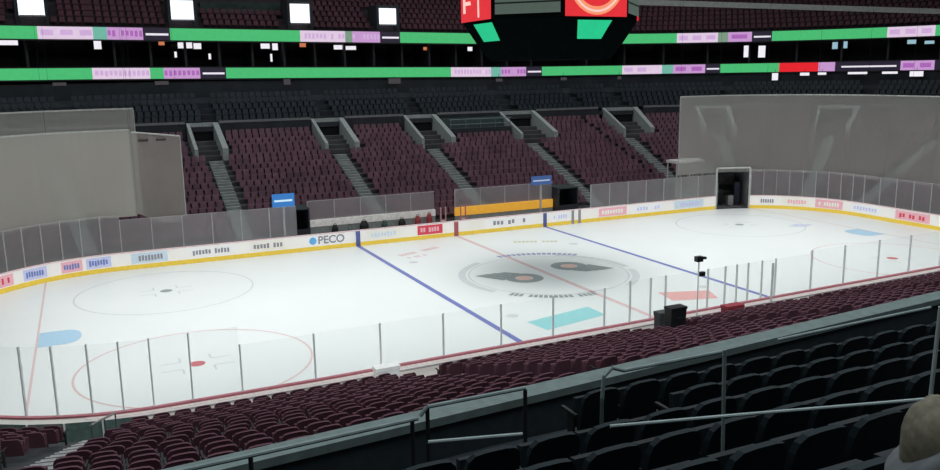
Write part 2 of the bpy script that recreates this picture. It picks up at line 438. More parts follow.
AN = ['leftmost aisle of pale steps in the far lower stand, behind the left netting', 'second aisle of pale steps, above the stand left of the left blue sign', 'aisle of pale steps behind the left end of the benches', 'aisle of pale steps above the red line and bench glass',
      'aisle of pale steps beside the right blue sign', 'aisle of pale steps beside the roofed booth', 'aisle of pale steps above the rink gate', 'aisle of pale steps behind netting at the right corner', 'second aisle of pale steps right of the gate behind netting', 'aisle of pale steps at the right end of the stand']
for a, lb in zip(AISLES, AN):
    k = MB()
    sc_ = lambda off: (CR+off)/CR if HX < abs(a) < HX+QC else 1
    for i in range(NR*2):
        o0 = FR-.25+ROWP*i/2
        if o0 > VOFF-.5: break
        if a == 26.45 and o0 < 5.6: continue
        z = floor_z(i//2)-.35+(.17 if i % 2 else 0)
        p, t, nn = P(a, o0+ROWP/4)
        k.obox(p, t, nn, .52, ROWP/4-.01, z+.005, z+.16)
    tag(k.build('aisle_steps', STEP), lb, 'steps', 'aisle steps of the far lower stand')

VN = ['portal at the top of the second aisle, left of the others and partly lit', 'grey stair portal above the stand left of the scoreboard', 'grey stair portal with a broad pale side wall, above the benches', 'grey stair portal beside the accessible seating platform', 'grey stair portal next to the right netting', 'grey stair portal above the rink gate behind netting', 'grey stair portal behind netting at the right corner']
for (c, w), lb in zip(VOMS, VN):
    e = empty('stair_portal', pt(c, VOFF+2, bz(VOFF)))
    scl = (CR+VOFF+2)/CR if HX < abs(c) < HX+QC else 1
    hw = w
    for s_ in (-1, 1):
        k = MB(); ww = .22/scl if s_ > 0 else .13/scl
        us = [c+s_*hw-ww, c+s_*hw+ww]
        A = []
        for off, zb, zt in ((VOFF, bz(VOFF)-.4, bz(VOFF)+.65), (VOFF+4.5, bz(VOFF+4.5)-1.2, bz(VOFF+4.5)+.75)):
            A.append((pt(us[0], off, zb), pt(us[1], off, zb), pt(us[1], off, zt), pt(us[0], off, zt)))
        k.add(list(A[0])+list(A[1]), [(0, 1, 2, 3), (7, 6, 5, 4), (0, 4, 5, 1), (1, 5, 6, 2), (2, 6, 7, 3), (3, 7, 4, 0)])
        k.build('side_wall', GREYW, e)
    k = MB(); sweep(k, [c-hw, c+hw], [(VOFF+4.52, bz(VOFF+4)+.2), (VOFF+4.8, bz(VOFF+4)+.2), (VOFF+4.8, bz(VOFF+4.5)+.75), (VOFF+4.52, bz(VOFF+4.5)+.75)], 1, True); k.build('lintel', GREYW, e)
    k = MB(); sweep(k, [c-hw+.1/scl, c+hw-.1/scl], [(VOFF+.2, bz(VOFF)-.3), (VOFF+4.5, bz(VOFF)-.3), (VOFF+4.5, bz(VOFF+4)+.2)]); k.build('stairwell', DARK, e)  # stairwell surfaces coloured near-black for the shade inside
    tag(e, lb, 'stair portal', 'stair portals of the far stand')
# two pale lit panels in the leftmost portal
# low wall with a grey cap at the top of the lower stand
def gaps(u0, u1):
    cuts = sorted((c-w-.25, c+w+.25) for c, w in VOMS); out = []; a = u0
    for x, y in cuts:
        if x > a: out.append((a, x))
        a = max(a, y)
    out.append((a, u1)); return out
k = MB(); kc = MB()
for a, b in gaps(-41, 52):
    if b-a < .3: continue
    us = urange(a, b)
    sweep(k, us, [(TOPO, bz(TOPO)-.5), (TOPO+.15, bz(TOPO)-.5), (TOPO+.15, 7.62), (TOPO, 7.62)], 1, True)
    sweep(kc, us, [(TOPO-.04, 7.62), (TOPO+.19, 7.62), (TOPO+.19, 7.8), (TOPO-.04, 7.8)], 1, True)
w = structure(k.build('wall_far_low', CONC2), 'low dark wall at the top of the far lower stand')
kc.build('wall_cap', mat('cap_grey', (.20, .20, .21), var=.1), w)
# accessible platform with rails near the third portal
e = empty('seating_platform', pt(9.6, 17, bz(16)))
k = MB(); k.box(6.6, 12.8, 12.95+15.9, 12.95+18.25, 6.0, 6.42); k.build('deck', CONC2, e)
k = MB(); k.box(6.6, 12.8, 12.95+17.6, 12.95+17.9, 6.42, 7.3); k.build('counter', mat('counter_green', (.05, .085, .08), var=.2), e)
for z in (6.8, 7.25):
    k = MB(); k.bar((6.6, 28.9, z), (12.8, 28.9, z), .04); k.build('rail', STEEL, e)
for x in (6.7, 8.2, 9.7, 11.2, 12.7):
    k = MB(); k.bar((x, 28.9, 6.42), (x, 28.9, 7.25), .03); k.build('rail_post', STEEL, e)
tag(e, 'dark railed platform with a counter at the top of the far stand', 'platform')

# ------------------------------------------------------------------ club level, suites and upper bowl on the far side
def rise(u): return .010*(16-u) if u < 16 else 0.0
def sweepz(mb, us, prof, close=False):
    """like sweep, with the building's slight rise towards the left end"""
    b = len(mb.v); n = len(prof)
    for u in us:
        for off, z in prof: mb.v.append(pt(u, off, z+rise(u)))
    m = n if close else n-1
    for i in range(len(us)-1):
        for kk in range(m): mb.f.append((b+i*n+kk, b+i*n+(kk+1) % n, b+(i+1)*n+(kk+1) % n, b+(i+1)*n+kk))
    if close:
        mb.f.append(tuple(b+kk for kk in range(n))); mb.f.append(tuple(b+(len(us)-1)*n+kk for kk in range(n-1, -1, -1)))
prof = [(TOPO+.15, 7.0)]
CLUB = []
for i in range(5):
    o0 = TOPO+.2+ROWP*i; z = 7.35+.46*i
    prof += [(o0, z), (o0+ROWP, z)]; CLUB.append((o0+.45, z))
prof += [(24.2, 9.6), (24.2, 11.0)]
k = MB(); sweep(k, US, prof); structure(k.build('floor_club_level', CONC2), 'dark club level terraces above the far stand')
k = MB(); nclub = 0
for off, z in CLUB:
    u = -36
    while u < 46:
        scale = (CR+off)/CR if HX < abs(u) < HX+QC else 1
        if all(abs(u-a-.6)*scale > .6 for a in AISLES): far_seat(k, u, off, z)
        u += .56/scale
tag(k.build('club_seats', SEAT_SHADE), 'rows of dark seats under the lower light ribbon', 'seats', None, 'stuff')
k = MB(); sweepz(k, US, [(24.2, 10.96), (30, 10.96), (30, 11.88), (24.2, 11.88)], True); structure(k.build('floor_suite_level', CONC2), 'dark floor slab behind the lower light ribbon')
k = MB(); sweepz(k, US, [(29.6, 11.88), (29.6, 14.2)]); structure(k.build('wall_suites', mat('suite_wall', (.035, .032, .04), var=.4, scale=.5)), 'dark back wall of the suites')
k = MB(); sweepz(k, US, [(24.2, 14.2), (31, 14.2), (31, 15.2), (24.2, 15.2)], True); structure(k.build('floor_upper_level', CONC2), 'dark floor slab behind the upper light ribbon')
i = 0
for u in [x*2.9 for x in range(-10, 8)]+[23.2, 24.3, 25.4, 26.6, 27.7, 28.9, 30, 31.1, 32.3]:
    k = MB(); p, t, nn = P(u, 27.5); k.obox(p, t, nn, .1, 2.0, 11.9+rise(u), 14.18+rise(u)); i += 1
    structure(k.build(f'trim_{i}', mat('suite_divider', (.04, .042, .05), var=.3)), 'dark divider between suites')
prof = []; UP = []
for j in range(14):
    o0 = 25.0+.85*j; z = 15.25+.55*j
    prof += [(o0, z), (o0+.85, z)]; UP.append((o0+.4, z))
prof += [(37.0, 31)]
k = MB(); sweepz(k, US, prof); structure(k.build('floor_upper_stand', mat('upper_concrete', (.035, .026, .032), var=.3)), 'dark upper stand terraces')
PX = [(-27.2, -25.3), (-15.5, -13.6), (-5.15, -3.3), (3.4, 5.2)]
PORT = [(-25.0, 2.6), (-14.55, 1.45), (-4.22, 1.4), (4.3, 1.4)]
k = MB()
for off, z in UP:
    u = -36
    while u < 46:
        scale = (CR+off)/CR if HX < abs(u) < HX+QC else 1
        if not (-13.0 < u < -4.9 and 27.6 < off < 32.2) and not any(x0-.6 < P(u, off)[0].x < x1+.6 and 37.4 < P(u, off)[0].y < 41.2 for x0, x1 in PX): far_seat(k, u, off, z+rise(u))
        u += .62/scale
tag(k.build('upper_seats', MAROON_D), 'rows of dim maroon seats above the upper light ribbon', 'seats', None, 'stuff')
# lit upper portals
PL = ['brightly lit portal in the upper stand at the far left', 'brightly lit portal in the upper stand, second from the left', 'brightly lit portal in the upper stand, third from the left', 'brightly lit portal in the upper stand next to the scoreboard']
PZ = [(16.5, 18.0), (16.28, 17.95), (16.1, 17.85), (16.05, 17.6)]
for (x0, x1), (z0, z1), lb in zip(PX, PZ, PL):
    y = 38.2
    e = empty('lit_portal', ((x0+x1)/2, y, z0))
    k = MB(); k.box(x0, x1, y, y+.1, z0, z1); k.build('bright_opening', glow('portal_light', (236, 240, 248), 1.5), e)
    for xa, xb in ((x0-.25, x0-.01), (x1+.01, x1+.25)):
        k = MB(); k.box(xa, xb, y-.25, y+2.5, z0-.9, z1+.1); k.build('side_wall', CONC2, e)
    k = MB(); k.box(x0-.25, x1+.25, y-.25, y+2.5, z1+.11, z1+.3); k.build('lintel', CONC2, e)
    k = MB(); k.box(x0+.02, x1-.02, y-.04, y-.005, z0-.06, z0+.06); k.build('sill', mat('portal_sill', (.3, .3, .32), var=.2), e)
    tag(e, lb, 'portal', 'lit portals of the upper stand')
# dark green press gallery between two portals
e = empty('press_gallery', (-8.7, 42.5, 16.5))
k = MB(); k.box(-12.6, -5.2, 41.2, 44.5, 16.3, 18.1); k.build('gallery_box', mat('press_green', (.016, .035, .032), var=.5, scale=2), e)
for j in range(6):
    k = MB(); k.box(-12.2+1.2*j, -11.4+1.2*j, 41.12, 41.19, 16.8+.1*(j % 2), 17.2+.1*(j % 3)); k.build('monitor', mat('monitor_green', (.03, .07, .06), var=.4), e)
tag(e, 'dark green press gallery in the upper stand', 'gallery')

# ------------------------------------------------------------------ LED ribbon boards
G_GREEN = glow('led_green', (70, 184, 112), 1.0); G_PINK = glow('led_pink', (222, 200, 224), 1.0); G_PURP = glow('led_purple', (196, 150, 204), 1.0)
G_DARK = glow('led_dark', (34, 28, 46), 1.0); G_WHITE = glow('led_white', (232, 226, 238), 1.0); G_GREY = glow('led_grey', (120, 150, 128), 1.0)
G_RED = glow('led_red', (228, 30, 42), 1.0); G_MAG = glow('led_magenta', (150, 60, 160), 1.0); G_TEAL = glow('led_teal', (110, 180, 160), 1.0)
def ribbon(z0, z1, segs, label):
    e = empty('led_ribbon', pt(0, 24, z0))
    k = MB(); sweepz(k, US, [(24.02, z0-.12), (24.18, z0-.12), (24.18, z1+.1), (24.02, z1+.1)], True); k.build('housing', BLACK, e)
    for a, b, m, txt in segs:
        k = MB(); sweepz(k, urange(a, b, .8), [(24.0, z0), (24.0, z1)]); s = k.build('screen_panel', m, e)
        if txt:
            kind, tm = txt
            k = MB()
            if kind == 'line':
                sweepz(k, urange(a+.1*(b-a), b-.06*(b-a), .8), [(23.985, z0+.38*(z1-z0)), (23.985, z0+.56*(z1-z0))])
            else:
                nn = int((b-a)/.34); rnd = random.Random(int(a*7))
                sc2 = (b-a)/max(1, nn)
                for i in range(nn):
                    if rnd.random() < .2: continue
                    zz = z0+(.25+.1*rnd.random())*(z1-z0)
                    sweepz(k, [a+sc2*(i+.15), a+sc2*(i+.8)], [(23.985, zz), (23.985, z1-.25*(z1-z0))])
            k.build('screen_lettering', tm, s)
    return tag(e, label, 'light ribbon', 'light ribbons along the stand')
T_PALE = ('text', glow('led_text', (196, 160, 200))); T_MAG = ('text', glow('led_plum', (168, 100, 180))); T_LINE = ('line', G_WHITE); T_LILAC = ('text', glow('led_lilac', (205, 170, 215)))
up = [(-34, -23.0, G_GREEN, None), (-23.0, -21.87, G_PINK, T_LILAC), (-21.87, -20.8, G_TEAL, None), (-20.8, -18.0, G_PURP, T_MAG), (-18.0, -15.83, G_DARK, T_LINE), (-15.83, -4.59, G_GREEN, None),
      (-4.59, -.35, G_PINK, T_LILAC), (-.35, .32, G_GREY, None), (.32, 3.07, G_PURP, T_LILAC), (3.07, 5.09, G_DARK, T_LINE), (5.09, 16.4, G_GREEN, None), (16.4, 25.66, G_GREEN, None), (25.66, 26.8, G_PINK, T_LILAC),
      (26.8, 27.07, G_GREY, None), (27.07, 27.71, G_PURP, T_MAG), (27.71, 28.24, G_DARK, T_LINE), (28.24, 31.12, G_GREEN, None), (31.12, 32.25, G_PINK, T_LILAC), (32.25, 46, G_GREEN, None)]
# the first corner stretch of the upper ribbon: pink starts further left along the wide corner
lo = [(-34, -22.02, G_GREEN, None), (-22.02, -17.7, G_PINK, T_LILAC), (-17.7, -16.6, G_GREEN, None), (-16.6, -13.6, G_PURP, T_MAG), (-13.6, -11.39, G_DARK, T_LINE), (-11.39, 10.35, G_GREEN, None), (10.35, 14.79, G_PINK, T_LILAC),
      (14.79, 15.93, G_TEAL, None), (15.93, 18.84, G_PURP, T_MAG), (18.84, 20.73, G_DARK, T_LINE), (20.73, 24.1, G_GREEN, None), (24.1, 25.26, G_PINK, T_LILAC), (25.26, 25.58, G_TEAL, None), (25.58, 26.48, G_PURP, T_MAG),
      (26.48, 26.89, G_DARK, T_LINE), (26.89, 28.47, G_GREEN, None), (28.47, 29.48, G_RED, None), (29.48, 29.9, G_PURP, T_MAG), (29.9, 31.5, G_DARK, T_LINE), (31.5, 32.3, G_PURP, T_MAG), (32.3, 46, G_DARK, T_LINE)]
ribbon(14.2, 15.2, up, 'upper green light ribbon with pink and white sections')
ribbon(10.96, 11.88, lo, 'lower green light ribbon with pink, white and red sections')

# small lit lamps and screens in the suites and under the lower ribbon
LAMPS = [(-23.6, 26, 14.0, .34, .45, 'w'), (-21.55, 26, 13.85, .36, .75, 'w'), (-16.4, 26, 14.0, .3, .3, 'o'), (-14.45, 26, 13.85, .75, .5, 'w'), (-13.4, 26, 13.8, .4, .5, 'w'), (-15.3, 26, 13.05, .12, .5, 'w'), (-12.4, 26, 12.9, .12, .5, 'w'),
         (-7.4, 26, 13.85, .5, .45, 'w'), (-6.5, 26, 13.8, .3, .6, 'w'), (-3.9, 26, 14.0, .35, .4, 'o'), (-.5, 26, 13.8, .5, .4, 'w'), (.7, 26, 13.75, .7, .35, 'w'), (-6.9, 26, 12.8, .1, .7, 'w'), (8.6, 26, 13.75, .4, .3, 'o'), (13.4, 26, 13.75, .3, .4, 'w'), (16.9, 26, 13.7, .4, .4, 'd'),
         (27.64, 26, 13.2, .10, 1.25, 'w'), (28.02, 26, 13.15, .11, 1.25, 'w'), (29.82, 26, 13.6, .08, .7, 'b'), (30.05, 26, 13.65, .08, .7, 'b'), (31.6, 26, 13.75, .12, .4, 'b'), (32.0, 26, 13.65, .13, .3, 'b')]
LCOL = {'w': glow('lamp_white', (232, 228, 236), 1.1), 'o': glow('lamp_orange', (200, 120, 80), 1.0), 'd': glow('lamp_dim', (130, 120, 130), 1.0), 'b': glow('lamp_blue', (150, 185, 200), 1.0)}
LC = {'w': 'white', 'o': 'orange', 'd': 'dim', 'b': 'bluish'}
for i, (u, off, z, hw, h, c) in enumerate(LAMPS):
    e = empty('suite_lamp', pt(u, off, z))
    p, t, nn = P(u, off); scl = (CR+off)/CR if HX < abs(u) < HX+QC else 1
    hw_ = hw*(scl if scl > 1 else 1)*.8
    k = MB(); k.obox(p, t, nn, hw_/1.0 if scl == 1 else hw_, .06, z-h/2+rise(u), z+h/2+rise(u)); k.build('lamp_face', LCOL[c], e)
    k = MB(); q = p+nn*.12; k.obox(q, t, nn, hw_+.04, .055, z-h/2-.04+rise(u), z+h/2+.04+rise(u)); k.build('lamp_housing', BLACK, e)
    k = MB(); k.bar((q.x, q.y, z+h/2+.03+rise(u)), (q.x, q.y, 14.2+rise(u)), .02, 5); k.build('lamp_hanger', BLACK, e)
    tag(e, f'{nth(i+1)} small lit {LC[c]} suite lamp between the ribbons, counted from the left', 'lamp', 'lamps in the suites')
LOWL = [(-22.7, .5, .25, 'd'), (-16.9, .55, .3, 'd'), (-6.2, .3, .5, 'd'), (4.1, .6, .5, 'd'), (15.3, .35, .3, 'd'), (22.2, .35, .3, 'd'), (23.94, .2, .3, 'd'), (28.37, .3, .75, 'w'), (29.15, .45, .3, 'w'), (29.6, .4, .25, 'w'), (30.5, .9, .22, 'w'), (31.3, .7, .22, 'w'), (31.95, .6, .5, 'w')]
for i, (u, hw, h, c) in enumerate(LOWL):
    off = 23.2; z = 10.6 if u < 27 else 10.85-h/2
    e = empty('club_lamp', pt(u, off, z)); p, t, nn = P(u, off); 
    k = MB(); k.obox(p, t, nn, hw, .05, z-h/2+rise(u), z+h/2+rise(u)); k.build('lamp_face', LCOL[c] if c == 'w' else glow('lamp_faint', (62, 58, 62)), e)
    k = MB(); q = p+nn*.1; k.obox(q, t, nn, hw+.03, .045, z-h/2-.03+rise(u), z+h/2+.03+rise(u)); k.build('lamp_housing', BLACK, e)
    k = MB(); k.bar((q.x, q.y, z+h/2+.03+rise(u)), (q.x, q.y, 11.2), .02, 5); k.build('lamp_hanger', BLACK, e)
    tag(e, f'{nth(i+1)} {LC[c]} lamp hung under the lower ribbon, counted from the left', 'lamp', 'lamps under the lower ribbon')

# ------------------------------------------------------------------ scoreboard
SX, SY, AP = .45, .6, 4.55
e = empty('scoreboard', (SX, SY, 12))
def octo(r, z): return [(SX+r/math.cos(PI/8)*math.cos(PI/8+PI/4*i), SY+r/math.cos(PI/8)*math.sin(PI/8+PI/4*i), z) for i in range(8)]
def loft(rings):
    k = MB(); 
    for r, z in rings: k.v += octo(r, z)
    m = len(rings)
    for j in range(m-1):
        for i in range(8): k.f.append((j*8+i, j*8+(i+1) % 8, (j+1)*8+(i+1) % 8, (j+1)*8+i))
    k.f.append(tuple(range(7, -1, -1))); k.f.append(tuple((m-1)*8+i for i in range(8))); return k
loft([(3.1, 12.0), (3.75, 12.9), (AP-.12, 14.0), (AP-.12, 19.0), (AP-1.5, 20.5)]).build('body', mat('scoreboard_black', (.004, .006, .006), rough=1, var=.2, spec=0), e)
def face_pts(i, r0, z0, r1, z1, inset):
    """quad on octagon face i between (r0,z0) bottom and (r1,z1) top"""
    a = PI/4*i; nx, ny = math.cos(a), math.sin(a); tx, ty = -ny, nx
    h0 = r0*math.tan(PI/8)*inset; h1 = r1*math.tan(PI/8)*inset
    f = lambda r, h, z: (SX+nx*r+tx*h, SY+ny*r+ty*h, z)
    return f, h0, h1
SCR_RED = glow('screen_red', (226, 42, 52), 1.0); SCR_OR = glow('screen_orange', (250, 150, 110), 1.0); SCR_WH = glow('screen_pinkwhite', (250, 205, 195), 1.0); SCR_GR = glow('screen_green', (22, 196, 136), 1.0)
SCR_DK = glow('screen_darkred', (120, 20, 30), 1.0)
for i in range(0, 8, 2):
    f, h0, h1 = face_pts(i, AP, 14.0, AP, 18.6, .97)
    k = MB(); k.poly([f(AP, -h0, 14.05), f(AP, h0, 14.05), f(AP, h1, 18.6), f(AP, -h1, 18.6)]); s = k.build('video_screen', SCR_RED, e)
    if i == 6:
        for rr0, rr1, m, nm, dz in ((1.35, 1.72, SCR_OR, 'picture_arc', 0), (1.5, 1.6, SCR_WH, 'picture_arc', .006)):
            k = MB()
            for q in range(20):
                t0, t1 = PI+PI*q/20, PI+PI*(q+1)/20
                k.poly([f(AP+.02+dz, rr*math.cos(t), 16.05+rr*math.sin(t)*1.12) for rr, t in ((rr0, t0), (rr1, t0), (rr1, t1), (rr0, t1))])
            k.build(nm, m, s)
        k = MB(); k.poly([f(AP+.02, x, z) for x, z in ((-.7, 15.35), (.75, 15.35), (.5, 15.15), (-.5, 15.15))]); k.build('picture_detail', SCR_DK, s)
    else:
        for x0, x1, za, zb, m in ((-1.5, -1.2, 14.5, 18, SCR_WH), (-1.25, -.5, 14.9, 15.1, SCR_WH), (.3, .5, 14.2, 18.2, SCR_WH), (.55, 1.4, 15.2, 17.8, SCR_OR), (-.4, .2, 15.6, 17.5, SCR_DK)):
            k = MB(); k.poly([f(AP+.02, x, z) for x, z in ((x0, za), (x1, za), (x1-.1, zb), (x0-.1, zb))]); k.build('picture_detail', m, s)
    o_ = .75 if i == 4 else -.05; hb, ht = (.95, 1.1) if i == 4 else (.72, 1.02)
    k = MB(); k.poly([f(3.98, o_-hb, 12.98), f(3.98, o_+hb, 12.98), f(AP-.04, o_+ht, 13.88), f(AP-.04, o_-ht, 13.88)]); k.build('lower_screen', SCR_GR, e)
for i in range(1, 8, 2):
    f, h0, h1 = face_pts(i, AP, 14.3, AP, 18.6, .98)
    k = MB(); k.poly([f(AP, -h0*.92, 14.25), f(AP, h0*.92, 14.25), f(AP, h1*.92, 18.6), f(AP, -h1*.92, 18.6)]); k.build('corner_panel', glow('corner_grey', (74, 88, 80), 1.0), e)  # corner panels glow grey by emission rather than catching light
    k = MB(); k.poly([f(AP+.02, -h0*.92, 14.75), f(AP+.02, h0*.92, 14.75), f(AP+.02, h1*.92, 14.83), f(AP+.02, -h1*.92, 14.83)]); k.build('corner_seam', BLACK, e)
for a in (45, 135, 225, 315):
    k = MB(); k.bar((SX+2*math.cos(R(a)), SY+2*math.sin(R(a)), 20.4), (SX+2*math.cos(R(a)), SY+2*math.sin(R(a)), 32), .05); k.build('hoist_cable', BLACK, e)
tag(e, 'black eight-sided scoreboard with red and green screens hung above centre ice', 'scoreboard')
# grey edge of the upper tier at the right
k = MB()
a, b = Vector((18.0, 21.6, 17.2)), Vector((56.0, 14.5, 16.35))
k = MB(); d = (b-a).normalized(); nn = Vector((-d.y, d.x, 0)).normalized()
P8 = []
for z in (-.22, .22):
    for q, s_ in ((a, -1), (b, -1), (b, 1), (a, 1)): P8.append((q.x+nn.x*.2*s_, q.y+nn.y*.2*s_, q.z+z))
k.hexa(P8)
structure(k.build('trim_catwalk', mat('beam_grey', (.12, .13, .125), emit=.5, var=.2)), 'grey beam crossing below the roof')  # grey beam glows by emission to look lit; no lamp in it

# ------------------------------------------------------------------ netting above the end glass
def net(u0, u1, off, ztop, zbot, m, label, scallop=False, closed_top=True):
    e = empty('safety_net', pt((u0+u1)/2, off, zbot))
    k = MB(); us = urange(u0, u1, .5)
    zb = lambda u: zbot+(0 if not scallop else 0)
    n_ = 10
    for u in us:
        for j in range(n_+1):
            z = zb(u)+(ztop-zb(u))*j/n_
            k.v.append(pt(u, off+.10*math.sin(u*2.1)*(1-j/n_)*.6, z))
    for i in range(len(us)-1):
        for j in range(n_): q = i*(n_+1)+j; k.f.append((q, q+n_+1, q+n_+2, q+1))
    k.build('mesh_sheet', m, e)
    k = MB(); sweep(k, us, [(off-.03, ztop), (off+.03, ztop), (off+.03, ztop+.09), (off-.03, ztop+.09)], 1, True); k.build('top_rope', mat('rope_pale', (.55, .55, .52), var=.1), e)
    for u in (u0, u1):
        p, t, nn = P(u, off); k = MB(); k.bar((p.x, p.y, zbot), (p.x, p.y, ztop), .035); k.build('edge_rope', mat('rope_grey', (.42, .42, .40), var=.1), e)
    z = ztop+.09
    for u in split(u0, u1, 4)[0:]:
        p, t, nn = P(u, off); k = MB(); k.bar((p.x, p.y, z), (p.x, p.y, 30.0), .008, 4); k.build('hanging_wire', DARK, e)
    return tag(e, label, 'safety net', 'safety nets above the rink ends')
net(-34.0, -20.95, .30, 8.32, 3.2, NETM, 'pale front net above the left corner glass')
net(-36.0, -20.5, 2.3, 9.5, 3.0, NETR, 'taller grey net hanging behind the left front net')
# short end net that is gathered up in a curve along its lower edge
e = empty('safety_net', (-19.5, 13.3, 3))
k = MB(); N = 14
for i in range(N+1):
    t = i/N; x = -20.84+2.74*t; y = 13.3+.15*math.sin(t*PI)
    zt = 8.2-.35*t+.05*abs(math.sin(t*PI*3)); zb = 3.35-1.0*math.sin(min(1, t*1.25)*PI*.5)*(1 if t < .8 else 1-(t-.8)*1.6)+.25*t
    for j in range(9): k.v.append((x, y, zb+(zt-zb)*j/8))
for i in range(N):
    for j in range(8): q = i*9+j; k.f.append((q, q+9, q+10, q+1))
k.build('mesh_sheet', veil('netting_dense', (.72, .69, .62), .45, var=.12, scale=.6), e)
k = MB(); k.pipe([(-20.84, 13.3, 8.23), (-19.5, 13.42, 8.06), (-18.1, 13.3, 7.88)], .045); k.build('top_rope', MATS['rope_pale'], e)
k = MB(); k.bar((-18.1, 13.3, 7.88), (-18.1, 13.3, 2.9), .035); k.build('edge_rope', MATS['rope_grey'], e)
for x, z in ((-20.84, 8.25), (-18.1, 7.92)):
    k = MB(); k.bar((x, 13.3, z), (x, 13.3, 30), .008, 4); k.build('hanging_wire', DARK, e)
for x in (-20.2, -19.2):
    k = MB(); k.bar((x-.28, 13.28, 7.72), (x+.28, 13.28, 7.72), .07); k.build('dark_clip', BLACK, e)
tag(e, 'short net panel with a curved lower edge right of the front net', 'safety net', 'safety nets above the rink ends')
net(19.75, 46.0, .30, 9.2, 3.0, NETR, 'wide grey net above the right corner and end glass')

# ------------------------------------------------------------------ far walkway: benches, signs, gates, booth
def bench_area(x0, x1, wallm, label, z0, z1, col_seat):
    e = empty('team_bench', ((x0+x1)/2, 15.4, 0))
    k = MB(); k.box(x0, x1, 15.3, 15.45, 0.0, z0-.02); k.build('back_wall', GREYW, e)
    k = MB(); k.box(x0, x1, 15.27, 15.48, z0, z1); k.build('wall_band', wallm, e)
    k = MB(); k.box(x0+.3, x1-.3, 14.55, 15.0, .42, .5); k.build('bench_seat', col_seat, e)
    for x in split(x0+.6, x1-.6, 2.4):
        k = MB(); k.box(x-.04, x+.04, 14.6, 14.95, 0, .42); k.build('bench_leg', BLACK, e)
    for a, b in zip(split(x0, x1, 1.85), split(x0, x1, 1.85)[1:]):
        k = MB(); k.poly([(a+.05, 15.37, z1), (b-.05, 15.37, z1), (b-.05, 15.37, z1+1.3), (a+.05, 15.37, z1+1.3)]); k.build('pane', GLASSF, e)
        k = MB(); k.box(a-.03, a+.03, 15.34, 15.4, z1, z1+1.32); k.build('post', POSTF, e)
    k = MB(); k.box(x0, x1, 15.35, 15.39, z1+1.3, z1+1.34); k.build('top_edge', POSTF, e)
    return tag(e, label, 'bench', 'team benches on the far side')
bench_area(-10.0, -.6, mat('band_white', (.72, .70, .68), var=.15, emit=.22), 'bench with a pale wall band and glass above it, left of the red line', 1.15, 1.62, BLACK)  # pale band brightened by emission in place of light
bench_area(1.0, 9.3, mat('band_yellow', (.86, .43, .05), var=.08, emit=.45), 'bench with a yellow wall band and glass above it', 1.0, 1.62, BLACK)  # part of the yellow band's brightness is emission
# bags and chairs seen above the boards
for i, (x, w, h, m) in enumerate(((-8.3, .5, .75, BLACK), (-7.2, .35, .6, STEEL), (-6.2, .7, .85, BLACK), (-4.7, .5, .7, mat('bag_teal', (.05, .09, .09))), (-3.4, .6, .75, BLACK), (-2.2, .5, .85, mat('bag_red', (.4, .06, .07))), (-1.3, .5, .95, mat('bag_red', (.4, .06, .07))))):
    e = empty('equipment_bag', (x, 14.75, .5))
    k = MB(); k.lathe((x, 14.78, .502), [(w*.48, 0), (w*.5, .1), (w*.46, h*.7), (w*.25, h)], 8); k.build('bag_body', m, e)
    k = MB(); k.pipe([(x-.12, 14.78, .5+h*.97), (x-.06, 14.78, .5+h*1.12), (x+.06, 14.78, .5+h*1.12), (x+.12, 14.78, .5+h*.97)], .018, 5); k.build('handle', BLACK, e)
    tag(e, f'{nth(i+1)} equipment bag on the pale bench, counted from the left', 'bag', 'bags on the bench')
for i, x in enumerate((.55, -1.0)):
    e = empty('bench_gate', (x, 13.25, 0))
    for xx in (x-.07, x+.3):
        k = MB(); k.box(xx, xx+.07, 13.2, 13.28, 0, 2.1); k.build('gate_post', REDL if i == 0 else mat('post_pink', (.55, .3, .3)), e)
    k = MB(); k.box(x+.0, x+.3, 13.22, 13.26, .1, 1.2); k.build('gate_leaf', REDS, e)
    tag(e, ['red gate frame behind the boards at the red line', 'pinkish gate frame at the right end of the pale bench'][i], 'gate')
def sign(x, z0, z1, w, label, m, lm):
    e = empty('blue_sign', (x, 14, 0))
    k = MB(); k.box(x-w/2, x+w/2, 13.95, 14.05, z0, z1); s = k.build('sign_panel', m, e)
    k = MB(); k.box(x-w/2+.12, x+w/2-.15, 13.93, 13.948, z0+(z1-z0)*.42, z0+(z1-z0)*.56); k.build('white_stripe', lm, s)
    k = MB(); k.box(x-.06, x+.06, 14.06, 14.16, 0, z1-.1); k.build('sign_post', POSTF, e)
    tag(e, label, 'sign', 'blue signs above the tunnels')
sign(-11.9, 2.9, 3.78, 1.45, 'bright blue lit sign with a white stripe at the left end of the benches', glow('sign_blue', (48, 118, 190), 1.0), glow('sign_white', (205, 235, 250), 1.0))
sign(7.55, 3.02, 3.68, 1.7, 'dimmer blue sign above the yellow bench', glow('sign_navy', (52, 84, 138), 1.0), glow('sign_pale', (170, 185, 210), 1.0))
for x0, x1, z1, lb in ((-11.15, -10.15, 2.5, 'dark tunnel mouth beside the bright blue sign'), (9.5, 11.1, 2.45, 'dark tunnel mouth at the right end of the yellow bench')):
    e = empty('tunnel_mouth', ((x0+x1)/2, 15, 0))
    k = MB(); k.box(x0, x1, 16.4, 16.5, 0.02, z1); k.build('opening_shade', DARK, e)  # near-black panel painted as the shade deep in the tunnel
    for a, b in ((x0-.1, x0-.01), (x1+.01, x1+.1)):
        k = MB(); k.box(a, b, 14.6, 16.5, 0, z1); k.build('side_wall', mat('tunnel_side', (.03, .035, .05), var=.2), e)
    k = MB(); k.box(x0-.1, x1+.1, 14.6, 16.5, z1+.01, z1+.1); k.build('tunnel_roof', mat('tunnel_roof', (.03, .04, .045), var=.2), e)
    k = MB(); k.box(x0, x1, 14.58, 14.64, 0, 1.2); k.build('dark_door', mat('door_dark', (.025, .03, .045), var=.2), e)
    tag(e, lb, 'tunnel', 'tunnel mouths behind the far boards')
